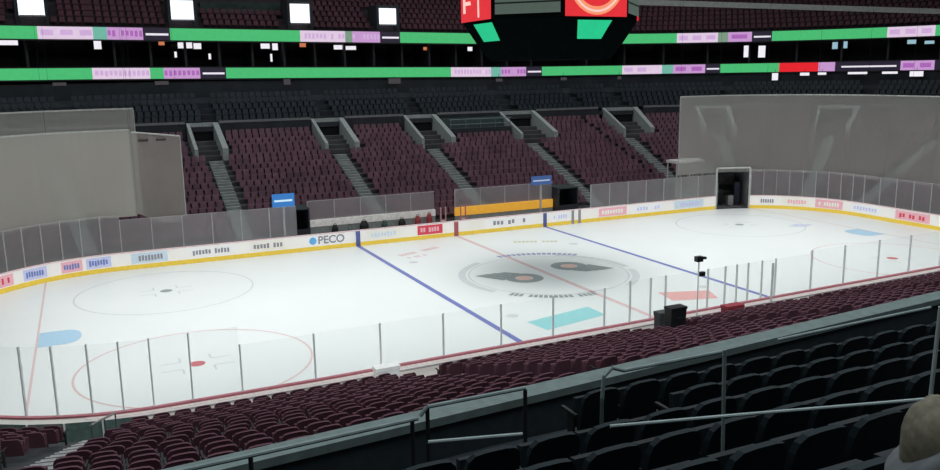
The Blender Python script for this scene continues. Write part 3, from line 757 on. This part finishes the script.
# roofed booth by the gate
e = empty('timing_booth', (21.9, 15, 0))
k = MB(); k.box(20.45, 23.35, 14.35, 15.7, 3.8, 4.02); k.build('roof', mat('booth_roof', (.62, .6, .58), var=.1), e)
for x in (20.55, 21.9, 23.25):
    for y in (14.43, 15.6):
        k = MB(); k.box(x-.04, x+.04, y-.04, y+.04, 0, 3.79); k.build('corner_post', POSTF, e)
k = MB(); k.box(20.6, 23.2, 14.41, 14.45, .1, 1.3); k.build('lower_wall', GREYW, e)
k = MB(); k.poly([(20.6, 14.43, 1.3), (23.2, 14.43, 1.3), (23.2, 14.43, 3.78), (20.6, 14.43, 3.78)]); k.build('pane', veil('booth_glass', (.6, .55, .5), .35), e)
k = MB(); k.box(20.9, 21.7, 14.8, 15.1, 1.9, 2.4); k.build('monitor', BLACK, e)
tag(e, 'glazed booth with a flat white roof beside the rink gate', 'booth')
# the rink gate in the far right corner
e = empty('rink_gate', pt((GATE0+GATE1)/2, .1, 0))
for u in (GATE0, GATE1):
    p, t, nn = P(u, .1); k = MB(); k.obox(p, t, nn, .06, .08, 0, 3.35); k.build('gate_post', mat('gate_grey', (.62, .62, .60), var=.1), e)
a, b = pt(GATE0, .1, 3.37), pt(GATE1, .1, 3.37)
k = MB(); k.bar(a, b, .07, 8); k.build('lintel', MATS['gate_grey'], e)
us = split(GATE0+.03, GATE1-.03, .3)
k = MB(); sweep(k, us, [(.6, .01), (5.0, .01), (5.0, 3.1)]); k.build('tunnel_floor', mat('gate_dark', (.24, .23, .25), var=.4, scale=1.5), e)
k = MB(); sweep(k, us, [(.5, 3.12), (5.0, 3.12), (5.0, 3.25), (.5, 3.25)], 1, True); k.build('tunnel_roof', CONC2, e)
for u in (us[0], us[-1]):
    k = MB(); k.poly([pt(u, .5, 0), pt(u, 5, 0), pt(u, 5, 3.1), pt(u, .5, 3.1)]); k.build('tunnel_wall', mat('gate_wall', (.32, .31, .33), var=.3), e)
k = MB(); k.bar(pt(GATE0+.15, 1.2, 2.95), pt(GATE1-.2, 1.2, 2.95), .1, 6); k.build('roller_drum', BLACK, e)
tag(e, 'tall framed rink gate with a dark tunnel behind it', 'gate')
for i, (du, off, w, d, h, m) in enumerate(((.20, 1.6, .26, .3, 2.0, GREYW), (.42, 2.2, .24, .3, 1.3, BLACK), (.63, 1.6, .22, .3, .9, mat('case_pale', (.4, .4, .38))), (.84, 2.2, .22, .3, 1.9, mat('case_navy', (.05, .05, .09))))):
    u = GATE0+(GATE1-GATE0)*du; p, t, nn = P(u, off)
    e = empty('equipment_case', (p.x, p.y, .02))
    k = MB(); k.obox(p, t, nn, w, d, .06, h); k.build('case_body', m, e)
    k = MB(); k.obox(p, t, nn, w+.02, d+.02, h+.002, h+.06); k.build('lid', BLACK, e)
    for a in (-1, 1):
        for b in (-1, 1):
            q = p+t*(w*.8*a)+nn*(d*.8*b); k = MB(); k.obox(q, t, nn, .04, .04, .012, .058); k.build('caster', BLACK, e)
    tag(e, f'{nth(i+1)} equipment case inside the dark rink gate, counted from the left', 'case', 'cases in the rink gate')

# ------------------------------------------------------------------ near stand
NS, NF, NFZ, NROW = .329, 1.70, .76, 19
def nz(i): return NFZ+NS*.85*i
prof = [(.2, .01), (NF-.35, .01)]
for i in range(NROW):
    o0 = NF-.35+.85*i; prof += [(o0, nz(i)), (o0+.85, nz(i))]
k = MB(); sweep(k, urange(-40, 23.5), prof, -1); structure(k.build('floor_near_stand', CONC), 'stepped concrete of the near lower stand')
# one folding seat, parts in local space: faces -Y of its frame is its back, base at origin
def seat_parts(backm, panm, legm):
    out = []
    k = MB(); w = .245; prof_ = []
    # rounded backrest outline, extruded and leaning back
    outl = [(-w, .40), (w, .40), (w, .74), (w*.93, .82), (w*.72, .875), (w*.35, .895), (-w*.35, .895), (-w*.72, .875), (-w*.93, .82), (-w, .74)]
    n_ = len(outl)
    for d in (0, .06):
        for x, z in outl:
            k.v.append((x, -.20-(z-.4)*.22-d+.06*(x/w)**2*.5, z))
    k.f = [tuple(range(n_)), tuple(range(2*n_-1, n_-1, -1))]+[(i, n_+i, n_+(i+1) % n_, (i+1) % n_) for i in range(n_)]
    out.append(('backrest', k, backm))
    k = MB()                                                      # tipped-up pan
    k.hexa([(-.22, -.13, .40), (.22, -.13, .40), (.22, -.06, .40), (-.22, -.06, .40), (-.21, -.10, .74), (.21, -.10, .74), (.21, -.03, .73), (-.21, -.03, .73)])
    out.append(('seat_pan', k, panm))
    k = MB()
    H = [(-.275, 0), (-.25, 0), (-.25, .30), (.25, .30), (.25, 0), (.275, 0), (.275, .56), (.25, .56), (.25, .34), (-.25, .34), (-.25, .56), (-.275, .56)]
    for y in (-.15, -.02): k.v += [(x, y, z) for x, z in H]
    m_ = len(H)
    k.f = [tuple(range(m_)), tuple(range(2*m_-1, m_-1, -1))]+[(i, m_+i, m_+(i+1) % m_, (i+1) % m_) for i in range(m_)]
    out.append(('seat_frame', k, legm))
    for s_ in (-1, 1):
        k = MB(); k.box(s_*.262-.02, s_*.262+.02, -.2, .12, .562, .59); out.append(('armrest', k, legm))
    return out
def proto(backm, panm, legm):
    ms = []
    for nm, k, m in seat_parts(backm, panm, legm):
        me = bpy.data.meshes.new(nm); me.from_pydata(k.v, [], k.f); me.materials.append(m); me.update(); ms.append((nm, me))
    return ms
SEAT = proto(MAROON, mat('seat_pan', (.16, .05, .07), var=.1), BLACK)
def place_seat(name, ms, x, y, z, ang, label, cat, group):
    e = bpy.data.objects.new(name, None); e.location = (x, y, z); e.rotation_euler = (0, 0, ang); e.empty_display_size = .2; col.objects.link(e)
    for nm, me in ms:
        o = bpy.data.objects.new(nm, me); o.parent = e; col.objects.link(o)
    tag(e, label, cat, group)
NAISLE = [-23.6, -13.9, -4.1, 4.2, 14.0]
cam_loc = Vector((-23.49, -40.30, 11.374))
yaw, pitch, roll, FPX = .432246, -.192263, -.0158506, 832.93
fw = Vector((math.sin(yaw)*math.cos(pitch), math.cos(yaw)*math.cos(pitch), math.sin(pitch)))
rt = Vector((math.cos(yaw), -math.sin(yaw), 0)); upv = rt.cross(fw)
r2 = rt*math.cos(roll)+upv*math.sin(roll); u2 = -rt*math.sin(roll)+upv*math.cos(roll)
def in_view(p):     # only decides which seats get built one by one
    d = Vector(p)-cam_loc; z = d.dot(fw)
    if z < .5: return None
    return 470+FPX*d.dot(r2)/z, 235-FPX*d.dot(u2)/z, z
cand = []
for i in range(NROW):
    off = NF+.12+.85*i; u = -34.0+(.29 if i % 2 else 0)+.17*math.sin(i*2.3); cnt = 0
    while u < 23:
        scale = (CR+off)/CR if HX < abs(u) < HX+QC else 1
        if all(abs(u-a)*scale > (.84 if a > -20 or u < a else 1.12) for a in NAISLE):
            p, t, nn = P(u, off, -1); v = in_view((p.x, p.y, nz(i)+.85))
            if v and -30 < v[0] < 985 and v[1] < 500: cand.append([i, u, off, p, t, v])
        du = .578/scale
        if u < -HX < u+du: du = max(du, (-HX-u)+.60-(-HX-u)*scale)
        u += du
def score(c):
    i, u, off, p, t, v = c
    return v[2] if not (i == 0 and p.x < -4) else 5.0
cand.sort(key=score)
solo, rest = cand[:300], cand[300:]
rows = {}
for c in solo: rows.setdefault(c[0], []).append(c)
for i, cs in rows.items():
    cs.sort(key=lambda c: c[5][0])
    for j, (i_, u, off, p, t, v) in enumerate(cs):
        ang = math.atan2(t.y, t.x)                      # local +X along the row, local +Y towards the ice
        place_seat('stadium_seat', SEAT, p.x, p.y, nz(i)+.002, ang, f'maroon folding seat, {nth(j+1)} from the left in the {nth(i+1)} row behind the near boards', 'seat', f'maroon seats in the {nth(i+1)} near row')
k = MB()
for i, u, off, p, t, v in rest:
    c = p; nn = Vector((-t.y, t.x, 0))
    def q(a, b, h): w_ = c+t*a+nn*b; return (w_.x, w_.y, nz(i)+h)
    w = .245
    outl = [(-w, .40), (w, .40), (w, .76), (w*.75, .87), (-w*.75, .87), (-w, .76)]
    k.add([q(x, -.20-(z-.4)*.22, z) for x, z in outl]+[q(x, -.26-(z-.4)*.22, z) for x, z in outl],
          [tuple(range(6)), tuple(range(11, 5, -1))]+[(a, 6+a, 6+(a+1) % 6, (a+1) % 6) for a in range(6)])
    k.add([q(-.22, -.13, .40), q(.22, -.13, .40), q(.22, -.06, .40), q(-.22, -.06, .40), q(-.21, -.10, .72), q(.21, -.10, .72), q(.21, -.03, .72), q(-.21, -.03, .72)],
          [(3, 2, 1, 0), (4, 5, 6, 7), (0, 1, 5, 4), (1, 2, 6, 5), (2, 3, 7, 6), (3, 0, 4, 7)])
tag(k.build('more_stadium_seats', MAROON), 'further rows of maroon seats in the near lower stand', 'seats', None, 'stuff')
# aisles of the near stand with pale nosings
NL = ['near aisle steps at the left corner with pale edges', 'near aisle steps left of the red line, above the white box', 'near aisle steps beside the dark camera box', 'near aisle steps right of the red advert', 'near aisle steps furthest along the right boards']
for a, lb in zip(NAISLE, NL):
    e = empty('aisle_steps', pt(a, NF, nz(0), -1))
    k = MB(); kn = MB()
    for i in range(NROW*2):
        o0 = NF-.35+.425*i; z = nz(i//2)+(.153 if i % 2 else 0)
        p, t, nn = P(a, o0+.2125, -1)
        if i % 2: k.obox(p, t, nn, .5, .2, nz(i//2)+.004, z)
        q = P(a, o0+.03, -1)[0]
        kn.obox(q, t, nn, .5, .035, z+.004, z+.03)
    k.build('step', CONC, e); kn.build('nosing_strip', mat('nosing', (.5, .47, .46), var=.15), e)
    tag(e, lb, 'steps', 'aisle steps of the near stand')
# corner rail beside the left aisle
for a, lb in ((-23.1, 'slanting handrail beside the left near aisle'),):
    e = empty('hand_rail', pt(a, 2, nz(0), -1))
    pts = [pt(a, NF+.4+2.1*j, nz(0)+NS*(2.1*j+.4)+.95, -1) for j in range(3)]
    k = MB(); k.pipe(pts, .03); k.build('rail_tube', mat('rail_pale', (.34, .33, .33), var=.1), e)
    for q in pts:
        k = MB(); k.bar((q[0], q[1], q[2]-1.0), q, .02); k.build('rail_post', STEEL, e)
    tag(e, lb, 'handrail')
# green panels on the back of the left near corner boards
e = empty('corner_panelling', pt(-24.8, .3, 0, -1))
for i, (a, b) in enumerate(zip(split(-29, -22.6, 1.05), split(-29, -22.6, 1.05)[1:])):
    k = MB(); sweep(k, [a+.02, b-.02], [(.44, .05), (.44, 1.0)], -1); k.build('panel', mat('panel_green', (.19, .27, .24), var=.2) if i % 3 else mat('panel_grey', (.30, .32, .31), var=.2), e)
    p, t, nn = P(b, .46, -1); k = MB(); k.obox(p, t, nn, .018, .015, .03, 1.0); k.build('batten', POST, e)
tag(e, 'greenish panelling behind the boards at the near left corner', 'panelling')
# things along the near boards
def boxy(name, x, y, z, w, d, h, m, label, cat, lidm=None):
    e = empty(name, (x, y, z))
    k = MB(); t = .02
    k.hexa([(x-w/2+t, y-d/2+t, z), (x+w/2-t, y-d/2+t, z), (x+w/2-t, y+d/2-t, z), (x-w/2+t, y+d/2-t, z), (x-w/2, y-d/2, z+h*.9), (x+w/2, y-d/2, z+h*.9), (x+w/2, y+d/2, z+h*.9), (x-w/2, y+d/2, z+h*.9)]); k.build('case_body', m, e)
    k = MB(); k.box(x-w/2-.02, x+w/2+.02, y-d/2-.02, y+d/2+.02, z+h*.9+.002, z+h); k.build('lid', lidm or m, e)
    k = MB(); k.pipe([(x-.12, y-d/2-.02, z+h*.6), (x-.12, y-d/2-.07, z+h*.6), (x+.12, y-d/2-.07, z+h*.6), (x+.12, y-d/2-.02, z+h*.6)], .012, 5); k.build('handle', BLACK, e)
    return tag(e, label, cat)
boxy('white_cabinet', -14.6, -13.88, 0, .85, .4, 1.38, mat('cabinet_white', (.85, .85, .83), emit=.25), 'white cabinet behind the near boards at the foot of an aisle', 'cabinet')  # cabinet white carries emission so it looks brightly lit
boxy('camera_case', -4.1, -16.4, nz(3)+.2, .7, .4, .95, BLACK, 'black camera box in the near aisle left of the pole camera', 'box')
boxy('camera_case', -2.6, -13.9, 0, .8, .4, 1.72, mat('case_dark_grey', (.07, .075, .08)), 'dark grey box behind the near glass left of the pole camera', 'box')
boxy('red_case', .95, -13.9, 0, .9, .4, 1.52, mat('case_red', (.45, .06, .08)), 'red padded box behind the near glass right of the pole camera', 'box')
e = empty('pole_camera', (-.7, -13.6, 0))
k = MB(); k.bar((-.7, -13.6, 0), (-.7, -13.6, 3.515), .028, 8); k.build('pole', POST, e)
k = MB(); k.box(-.86, -.56, -13.71, -13.49, 3.52, 3.74); k.build('camera_body', BLACK, e)
k = MB(); k.bar((-.555, -13.6, 3.66), (-.34, -13.6, 3.63), .06, 10); k.build('lens', BLACK, e)
k = MB(); k.box(-.66, -.4, -13.68, -13.52, 2.88, 3.06); k.build('control_box', BLACK, e)
k = MB(); k.box(-.95, -.45, -13.85, -13.35, 0, .06); k.build('base', BLACK, e)
tag(e, 'black camera on a thin pole behind the near glass', 'camera')
# second dark pole by the near penalty glass
e = empty('flag_pole', (3.42, -13.6, 0))
k = MB(); k.bar((3.42, -13.6, .05), (3.42, -13.6, 3.0), .05, 8); k.build('pole', POST, e)
k = MB(); k.box(3.2, 3.64, -13.8, -13.4, 0, .05); k.build('base', BLACK, e)
tag(e, 'thick dark pole behind the near glass right of the pole camera', 'pole')

# ------------------------------------------------------------------ ledge and dark upper rows in front of the camera
def ledge_y(x): return -32.05+(x+22.9)*.0755
LX0, LX1 = -27.5, -8.6
k = MB(); k.hexa([(LX0, ledge_y(LX0)-.12, 6.0), (LX1, ledge_y(LX1)-.12, 6.0), (LX1, ledge_y(LX1)+.12, 6.0), (LX0, ledge_y(LX0)+.12, 6.0), (LX0, ledge_y(LX0)-.12, 7.4), (LX1, ledge_y(LX1)-.12, 7.4), (LX1, ledge_y(LX1)+.12, 7.4), (LX0, ledge_y(LX0)+.12, 7.4)])
w = structure(k.build('wall_near_ledge', mat('ledge_dark', (.028, .036, .042), var=.2)), 'dark ledge wall behind the near lower stand')
k = MB(); k.hexa([(x, ledge_y(x)+s_*.16, z) for z in (7.402, 7.5) for x, s_ in ((LX0, -1), (LX1, -1), (LX1, 1), (LX0, 1))]); k.build('ledge_cap', mat('ledge_cap', (.165, .20, .195), var=.15), w)
def T(y): return 7.85+.30*(-32.5-y)
CROWS = [-32.55, -33.55]+[-34.4-.85*j for j in range(5)]
prof = [(-27.5, -32.5, 6.1)]
k = MB(); ys = []
for j, y in enumerate(CROWS): ys += [((-31.9 if j == 0 else (y+CROWS[j-1])/2), T(y)-.9), ((y+CROWS[j+1])/2 if j < 6 else -38.1, T(y)-.9)]
ys += [(-38.2, 8.80), (-39.2, 8.80), (-39.2, 9.0), (-42, 9.0)]
for j, (y, z) in enumerate(ys): k.v += [(-30, y, z), (-2, y, z)]
k.f = [(2*j, 2*j+1, 2*j+3, 2*j+2) for j in range(len(ys)-1)]
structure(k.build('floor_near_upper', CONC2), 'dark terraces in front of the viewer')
CSEAT = proto(SEAT_SHADE_N, mat('pan_shade', (.007, .011, .014), var=.2), BLACK)  # backs and pans darkened in colour to look unlit
nrow = 0
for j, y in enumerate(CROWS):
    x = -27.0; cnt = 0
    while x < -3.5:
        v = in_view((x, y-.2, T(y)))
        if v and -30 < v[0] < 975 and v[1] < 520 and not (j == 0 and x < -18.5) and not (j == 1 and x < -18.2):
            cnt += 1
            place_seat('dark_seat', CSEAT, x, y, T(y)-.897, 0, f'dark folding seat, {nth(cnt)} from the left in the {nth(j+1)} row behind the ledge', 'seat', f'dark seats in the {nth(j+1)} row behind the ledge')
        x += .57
# guard rails
RAIL = mat('rail_grey', (.22, .26, .26), rough=.45, var=.15)  # mid grey for rails and the thin post
RAILB = mat('rail_bright', (.33, .37, .37), rough=.45, var=.12)
def rail(name, pts, posts, label, r=.022, m=RAIL, pm=None):
    e = empty(name, pts[0])
    k = MB(); k.pipe(pts, r, 8); k.build('rail_tube', m, e)
    for x, y, za, zb in posts:
        k = MB(); k.bar((x, y, za), (x, y, zb), .022, 8); k.build('rail_post', pm or BLACK, e)
    tag(e, label, 'rail')
Y = -33.2
rail('guard_rail', [(-24.6, Y, 8.02), (-22.5, Y, 8.06), (-20.80, Y, 8.10)], [(-24.0, Y, 7.27, 8.02), (-22.4, Y, 7.27, 8.04), (-20.86, Y, 7.27, 8.08)], 'grey guard rail running off the bottom edge along the ledge')
rail('guard_rail', [(-20.78, Y, 8.12), (-20.70, Y, 8.2), (-20.0, Y, 8.2), (-19.62, Y, 8.2)], [(-20.70, Y, 7.27, 8.18), (-19.62, Y, 7.27, 8.18)], 'short raised guard rail between two dark posts', m=RAIL)
rail('guard_rail', [(-18.68, Y, 7.9), (-18.66, Y, 8.16), (-18.56, Y, 8.24), (-18.4, Y, 8.18), (-17.0, Y, 8.18)], [(-18.68, Y, 7.27, 7.92), (-17.0, Y, 7.27, 8.16)], 'guard rail with a curved end in the middle of the ledge', pm=mat('post_dim', (.10, .12, .12), metal=.2))
rail('guard_rail', [(-16.2, Y, 8.19), (-15.0, Y, 8.21), (-13.52, Y, 8.23)] , [], 'thin guard rail at the right of the ledge', r=.02)
rail('stair_rail', [(-21.62, -35.54, 9.0), (-21.01, -35.71, 9.0)], [], 'short bright rail in front of the dark seats', m=RAILB, r=.013)
rail('stair_rail', [(-20.42, -35.87, 9.0), (-19.61, -36.09, 9.0), (-18.01, -36.54, 9.0)], [], 'long bright rail crossing the dark seats', m=RAILB, r=.013)

POSTS = [(-19.33, -35.8, 9.36, -19.38, .014, RAIL, 'thin grey post standing among the dark seats where the long rail crosses'),
         (-18.30, -36.65, 9.75, -18.26, .014, mat('post_bright', (.42, .45, .44), var=.1), 'pale post at the right end of the long rail beside the person')]
for x, y, zt, xt, r, m, lb in POSTS:
    e = empty('glass_post', (x, y, 8))
    zb = T(-35.25)-.9 if y > -36 else T(-36.1)-.9
    k = MB(); k.bar((x, y, zb), (xt, y, zt), r, 8); k.build('post', m, e)
    k = MB(); k.box(x-.05, x+.05, y-.05, y+.05, zb+.002, zb+.02); k.build('base_plate', BLACK, e)
    tag(e, lb, 'post')
# ------------------------------------------------------------------ person at the corner of the view
def person(px, py, zs):
    """seated figure facing the ice, built as one skinned body; zs = seat height"""
    J = {}
    def v(n, x, y, z, r): J[n] = ((px+x, py+y, zs+z), r)
    v('pelvis', 0, 0, .12, .15); v('waist', 0, .01, .30, .15); v('chest', 0, .02, .48, .17); v('neck', 0, .03, .63, .065); v('head', 0, .06, .72, .085); v('crown', 0, .05, .84, .085)
    for s_, n_ in ((-1, 'l'), (1, 'r')):
        v(n_+'hip', s_*.11, .06, .09, .10); v(n_+'knee', s_*.13, .47, .11, .07); v(n_+'ankle', s_*.13, .46, -.33, .045); v(n_+'toe', s_*.14, .62, -.38, .04)
        v(n_+'sho', s_*.19, .02, .53, .075); v(n_+'elb', s_*.25, .10, .27, .055); v(n_+'wri', s_*.15, .32, .20, .035); v(n_+'palm', s_*.12, .39, .19, .034)
    E_ = [('pelvis', 'waist'), ('waist', 'chest'), ('chest', 'neck'), ('neck', 'head'), ('head', 'crown')]
    for n_ in 'lr': E_ += [('pelvis', n_+'hip'), (n_+'hip', n_+'knee'), (n_+'knee', n_+'ankle'), (n_+'ankle', n_+'toe'), ('chest', n_+'sho'), (n_+'sho', n_+'elb'), (n_+'elb', n_+'wri'), (n_+'wri', n_+'palm')]
    for s_, n_ in ((-1, 'l'), (1, 'r')):
        for q in range(5):
            a = (-.03+.015*q)
            b = f'{n_}f{q}'
            if q < 4:
                v(b+'a', s_*.12+a, .43, .185, .0095); v(b+'b', s_*.12+a, .47, .172, .0085); v(b+'c', s_*.12+a, .485, .148, .008)
            else:
                v(b+'a', s_*.12-s_*.045, .40, .185, .011); v(b+'b', s_*.12-s_*.065, .43, .178, .0095); v(b+'c', s_*.12-s_*.07, .455, .17, .009)
            E_ += [(n_+'palm', b+'a'), (b+'a', b+'b'), (b+'b', b+'c')]
    names = list(J); idx = {n_: i for i, n_ in enumerate(names)}
    me = bpy.data.meshes.new('person_source'); me.from_pydata([J[n_][0] for n_ in names], [(idx[a], idx[b]) for a, b in E_], [])
    o = bpy.data.objects.new('person_source', me); col.objects.link(o)
    sk = o.modifiers.new('s', 'SKIN'); sb = o.modifiers.new('d', 'SUBSURF'); sb.levels = 2; sb.render_levels = 2
    for n_, i in idx.items():
        d = me.skin_vertices[0].data[i]; d.radius = (J[n_][1],)*2; d.use_root = (n_ == 'pelvis')
    bpy.context.view_layer.update()
    m2 = bpy.data.meshes.new_from_object(o.evaluated_get(bpy.context.evaluated_depsgraph_get()))
    bpy.data.objects.remove(o)
    SK, JK, TR = mat('skin', (.42, .27, .2), var=.05), mat('jacket_grey', (.15, .15, .16), rough=.9, var=.2, scale=20), mat('trousers_dark', (.02, .022, .03), rough=.9)
    m2.materials.clear()
    for m in (JK, TR, SK): m2.materials.append(m)
    for p in m2.polygons:
        c = p.center-Vector((px, py, zs)); p.use_smooth = True
        p.material_index = 2 if (c.z > .63 or (c.y > .34 and c.z > .135 and abs(c.x) < .3)) else (1 if c.z < .2 else 0)
    b = bpy.data.objects.new('person', m2); col.objects.link(b)
    hc = Vector((px, py+.05, zs+.775))
    # hood: rounded shell closed behind and above, open at the face (+Y)
    k = MB(); nu, nv = 20, 12
    for j in range(nv+1):
        th = PI*j/nv
        for i in range(nu):
            ph = 2*PI*i/nu
            d = Vector((math.sin(th)*math.cos(ph), math.sin(th)*math.sin(ph), math.cos(th)))
            if d.y > .55: d.y = .55-(d.y-.55)*.6
            wr = 1+.03*math.sin(5*ph+3*th)
            k.v.append((hc.x+d.x*.155*wr, hc.y+d.y*.165*wr-.02, hc.z+d.z*(.165 if d.z > 0 else .24)*wr))
    for j in range(nv):
        for i in range(nu): k.f.append((j*nu+i, j*nu+(i+1) % nu, (j+1)*nu+(i+1) % nu, (j+1)*nu+i))
    h = k.build('hood', mat('hood_tan', (.17, .145, .105), rough=.95, var=.25, scale=30), b, True); h['label'] = 'tan hood'
    k = MB(); k.lathe((px+.02, py-.02, zs+.67), [(.19, -.08), (.205, .0), (.20, .07), (.175, .10)], 20); 
    ax = Vector((math.sin(.93), math.cos(.93), 0)); Mx = Matrix.Rotation(R(-40), 3, ax)
    k.v = [tuple(Mx @ (Vector(q)-Vector((px, py, zs+.62)))+Vector((px, py, zs+.62))) for q in k.v]
    c = k.build('collar', JK, b, True); c['label'] = 'grey collar'
    for s_ in (-1, 1):
        k = MB(); k.lathe((hc.x+s_*.033, hc.y+.10, hc.z-.01), [(.004, -.012), (.013, -.006), (.013, .006), (.004, .012)], 8); k.build('eye', INK, b)
    k = MB(); k.add([(hc.x-.016, hc.y+.10, hc.z-.06), (hc.x+.016, hc.y+.10, hc.z-.06), (hc.x, hc.y+.135, hc.z-.055), (hc.x, hc.y+.10, hc.z)], [(0, 1, 2), (1, 3, 2), (3, 0, 2), (0, 3, 1)]); k.build('nose', SK, b)
    k = MB(); k.box(hc.x-.025, hc.x+.025, hc.y+.098, hc.y+.108, hc.z-.095, hc.z-.085); k.build('mouth', mat('lips', (.35, .13, .12)), b)
    tag(b, 'person in a tan hood and grey jacket seated at the lower right corner', 'person')
place_seat('dark_seat', CSEAT, -20.72, -38.5, 8.802, 0, 'dark seat that the person in the tan hood sits on', 'seat', 'occupied seat')
person(-20.67, -38.42, 9.22)

# ------------------------------------------------------------------ roof and end walls (mostly out of view)
k = MB(); k.poly([(-75, -70, 32), (-75, 60, 32), (75, 60, 32), (75, -70, 32)]); structure(k.build('ceiling', mat('roof_dark', (.02, .02, .022), var=.3, scale=.1)), 'dark roof deck')
for nm, q in (('wall_far', [(-75, 58, 0), (75, 58, 0), (75, 58, 32), (-75, 58, 32)]), ('wall_left', [(-72, -70, 0), (-72, 60, 0), (-72, 60, 32), (-72, -70, 32)]), ('wall_right', [(74, 60, 0), (74, -70, 0), (74, -70, 32), (74, 60, 32)]), ('wall_near', [(-75, -60, 0), (75, -60, 0), (75, -60, 32), (-75, -60, 32)])):
    k = MB(); k.poly(q); structure(k.build(nm, CONC2), 'dark outer wall')
k = MB(); k.poly([(-75, -70, -.3), (75, -70, -.3), (75, 60, -.3), (-75, 60, -.3)]); structure(k.build('floor_concourse', CONC2), 'dark base floor under the stands')

# ------------------------------------------------------------------ light
def area(name, loc, sx, sy, power, spread, color=(1, 1, 1)):
    l = bpy.data.lights.new(name, 'AREA'); l.shape = 'RECTANGLE'; l.size = sx; l.size_y = sy; l.energy = power; l.color = color; l.spread = R(spread)
    o = bpy.data.objects.new(name, l); o.location = loc; col.objects.link(o); return o
area('ice_light', (0, 0, 27), 52, 18, 1350, 46, (.985, 1, .985))
area('ice_light', (0, 0, 26.5), 60, 25, 1600, 30, (.985, 1, .985))
area('fill_light', (0, 14, 29), 80, 44, 9000, 170, (.93, .97, 1))  # added fill that lifts the far stand, no fixture modelled
area('fill_light', (-5, -34, 30), 70, 24, 9000, 170, (.82, .96, 1))  # second added fill, cool, for the near stand and foreground
wd = bpy.data.worlds.new('World'); sc.world = wd; wd.use_nodes = True
wd.node_tree.nodes['Background'].inputs[0].default_value = (.010, .014, .018, 1); wd.node_tree.nodes['Background'].inputs[1].default_value = 1.0

# ------------------------------------------------------------------ camera
cd = bpy.data.cameras.new('Camera'); cd.sensor_fit = 'HORIZONTAL'; cd.sensor_width = 36; cd.lens = 36*FPX/940; cd.clip_end = 500; cd.clip_start = .05
co = bpy.data.objects.new('Camera', cd); col.objects.link(co)
M = Matrix((( r2.x, u2.x, -fw.x, cam_loc.x), (r2.y, u2.y, -fw.y, cam_loc.y), (r2.z, u2.z, -fw.z, cam_loc.z), (0, 0, 0, 1)))
co.matrix_world = M
sc.camera = co
sc.view_settings.view_transform = 'Standard'
sc.view_settings.look = 'None'
sc.cycles.transparent_max_bounces = 32
sc.cycles.max_bounces = 6
